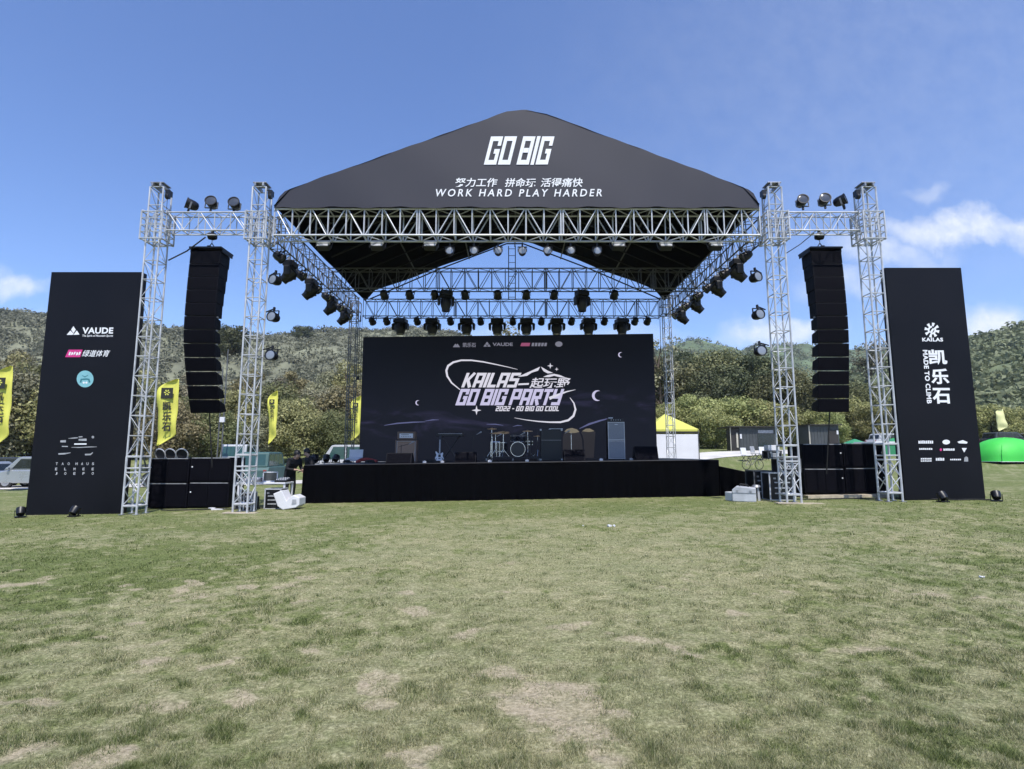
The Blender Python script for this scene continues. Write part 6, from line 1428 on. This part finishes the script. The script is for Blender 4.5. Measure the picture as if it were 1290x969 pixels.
# camping tents and awnings on the right
tg = mat('bright green tent cloth', (.045, .48, .055), .6, 0, .08, 1.2); tg2 = mat('deep green awning cloth', (.03, .22, .10), .65, 0, .1, 1.2)
def dome(label, u, Y, w, h, d, m_, rz_=0):
    x = at(u, 585, Y).x; c = thing('dome_tent', label, 'tent', (x, Y, tz(x, Y)), rz_); m = MB(); n = 18; k = 9; vs = []; fs = []
    for j in range(k+1):
        t = j/k*math.pi/2; z = h*math.sin(t)**.9
        for i in range(n):
            a = 2*math.pi*i/n; q = (abs(math.cos(a))**3+abs(math.sin(a))**3)**(-1/3); r = math.cos(t)**.8 if j < k else .02; vs.append((w/2*q*math.cos(a)*r, d/2*q*math.sin(a)*r, z))
    for j in range(k):
        for i in range(n): b = (i+1) % n; fs.append((j*n+i, j*n+b, (j+1)*n+b, (j+1)*n+i))
    m.add(vs, fs).build('shell', m_, c, smooth=True)
    for s in (-1, 1):
        q = MB(); q.path([(s*w/2*.80*math.cos(t), -d/2*.80*math.cos(t), h*max(0, math.sin(t))**.9+.03) for t in np.linspace(0, math.pi, 15)], .03, 5); q.build('pole_sleeve', tg if m_ is tg2 else MATS['white plastic'] if False else tg, c)
    q = MB(); q.box((0, 0, .02), (w+.1, d+.1, .03)); q.build('ground_sheet', whiteplas, c)
    q = MB(); q.add([(w*.16, -d/2*1.0, .08), (w*.40, -d/2*.93, .08), (w*.30, -d*.36, h*.62)], [(0, 1, 2)]); q.build('door_flap', tg2, c)
dome('bright green dome tent on the grass at the right picture edge', 1269, 41.5, 4.4, 1.75, 3.2, tg, R(6))
dome('small green tent far behind the right subwoofers', 1132, 47, 2.2, 1.3, 2.2, tg2, 0)
x = at(1077, 560, 44).x; g = tz(x, 44); c = thing('garden_umbrella', 'green canopy showing above the right subwoofers', 'canopy', (x, 44, g)); zc = at(1077, 563, 44).z-g; m = MB(); m.lathe([(1.35, zc), (1.33, zc+.05), (.7, zc+.36), (.05, zc+.62)], n=8); m.build('canopy', tg2, c); m = MB(); m.tube((0, 0, 0), (0, 0, zc+.5), .03, 6); m.build('pole', alu_dull_shaded, c); m = MB(); m.lathe([(.3, 0), (.28, .08), (.05, .10)], n=12); m.build('base', lampm, c)
x = at(1117, 560, 30).x; c = thing('green_awning', 'pale green awning with clear front seen through the right outer tower', 'awning', (x, 30, tz(x, 30))); z1, z0_ = at(1117, 559, 30).z-tz(x, 30), at(1117, 575, 30).z-tz(x, 30)
m = MB(); m.box((0, .8, z1+.06), (1.5, 1.8, .10)); m.build('roof', whiteplas, c, bevel=.02); m = MB(); m.box((0, 0, (z1+z0_)/2), (1.42, .05, z1-z0_)); m.build('valance', tg2, c); m = MB()
for sx in (-.68, .68):
    for y in (.02, 1.6): m.tube((sx, y, 0), (sx, y, z1), .03, 6)
m.build('leg', alu_dull_shaded, c)
for u, Y, lb in ((940, 43, 'white folding chair on the grass behind the ramp, nearest the cabin'), (952, 44, 'grey folding chair on the grass behind the ramp, middle one'), (963, 43.5, 'pale folding chair on the grass beside the right front tower')):
    x = at(u, 578, Y).x; c = thing('folding_chair', lb, 'chair', (x, Y, tz(x, Y)), R(u % 40), 'folding chairs on the grass'); mm = whiteplas if u != 952 else greyp
    m = MB(); m.box((0, 0, .46), (.52, .50, .05)); m.build('seat', mm, c); m = MB(); m.box((0, .26, .80), (.52, .05, .50), Matrix.Rotation(R(-10), 3, 'X')); m.build('backrest', mm, c)
    for sx in (-1, 1):
        for sy in (-1, 1): m = MB(); m.tube((sx*.25, sy*.24, 0), (sx*.22, -sy*.2, .45), .02, 6); m.build('leg', lampm, c)
c = thing('bicycle', 'x', 'bicycle', (at(948, 580, 38).x, 38, tz(at(948, 580, 38).x, 38)), R(12)); c['label'] = 'grey bicycle leaning among the chairs behind the ramp'
for s in (-.5, .5):
    m = MB(); m.path([(s+.32*math.cos(t), 0, .34+.32*math.sin(t)) for t in np.linspace(0, 2*math.pi, 19)], .022, 5); w_ = m.build('wheel', rubber, c); m = MB()
    for k in range(6): m.tube((s, 0, .34), (s+.31*math.cos(k*1.047), 0, .34+.31*math.sin(k*1.047)), .005, 4)
    m.build('spoke', steel, w_)
m = MB(); m.tube((-.5, 0, .34), (-.12, 0, .76), .018); m.tube((-.5, 0, .34), (-.05, 0, .32), .016); m.tube((-.05, 0, .32), (-.18, 0, .86), .018); m.tube((-.05, 0, .32), (.36, 0, .80), .02); m.tube((-.14, 0, .74), (.34, 0, .84), .018); m.tube((.5, 0, .34), (.32, 0, .95), .018); m.build('frame', alu_dull_shaded, c)
m = MB(); m.box((-.19, 0, .89), (.24, .12, .05)); m.build('saddle', rubber, c, bevel=.015); m = MB(); m.tube((.32, -.26, .98), (.32, .26, .98), .014); m.build('handlebar', lampm, c)
for me in [m for m in bpy.data.meshes if m.users == 0]: bpy.data.meshes.remove(me)
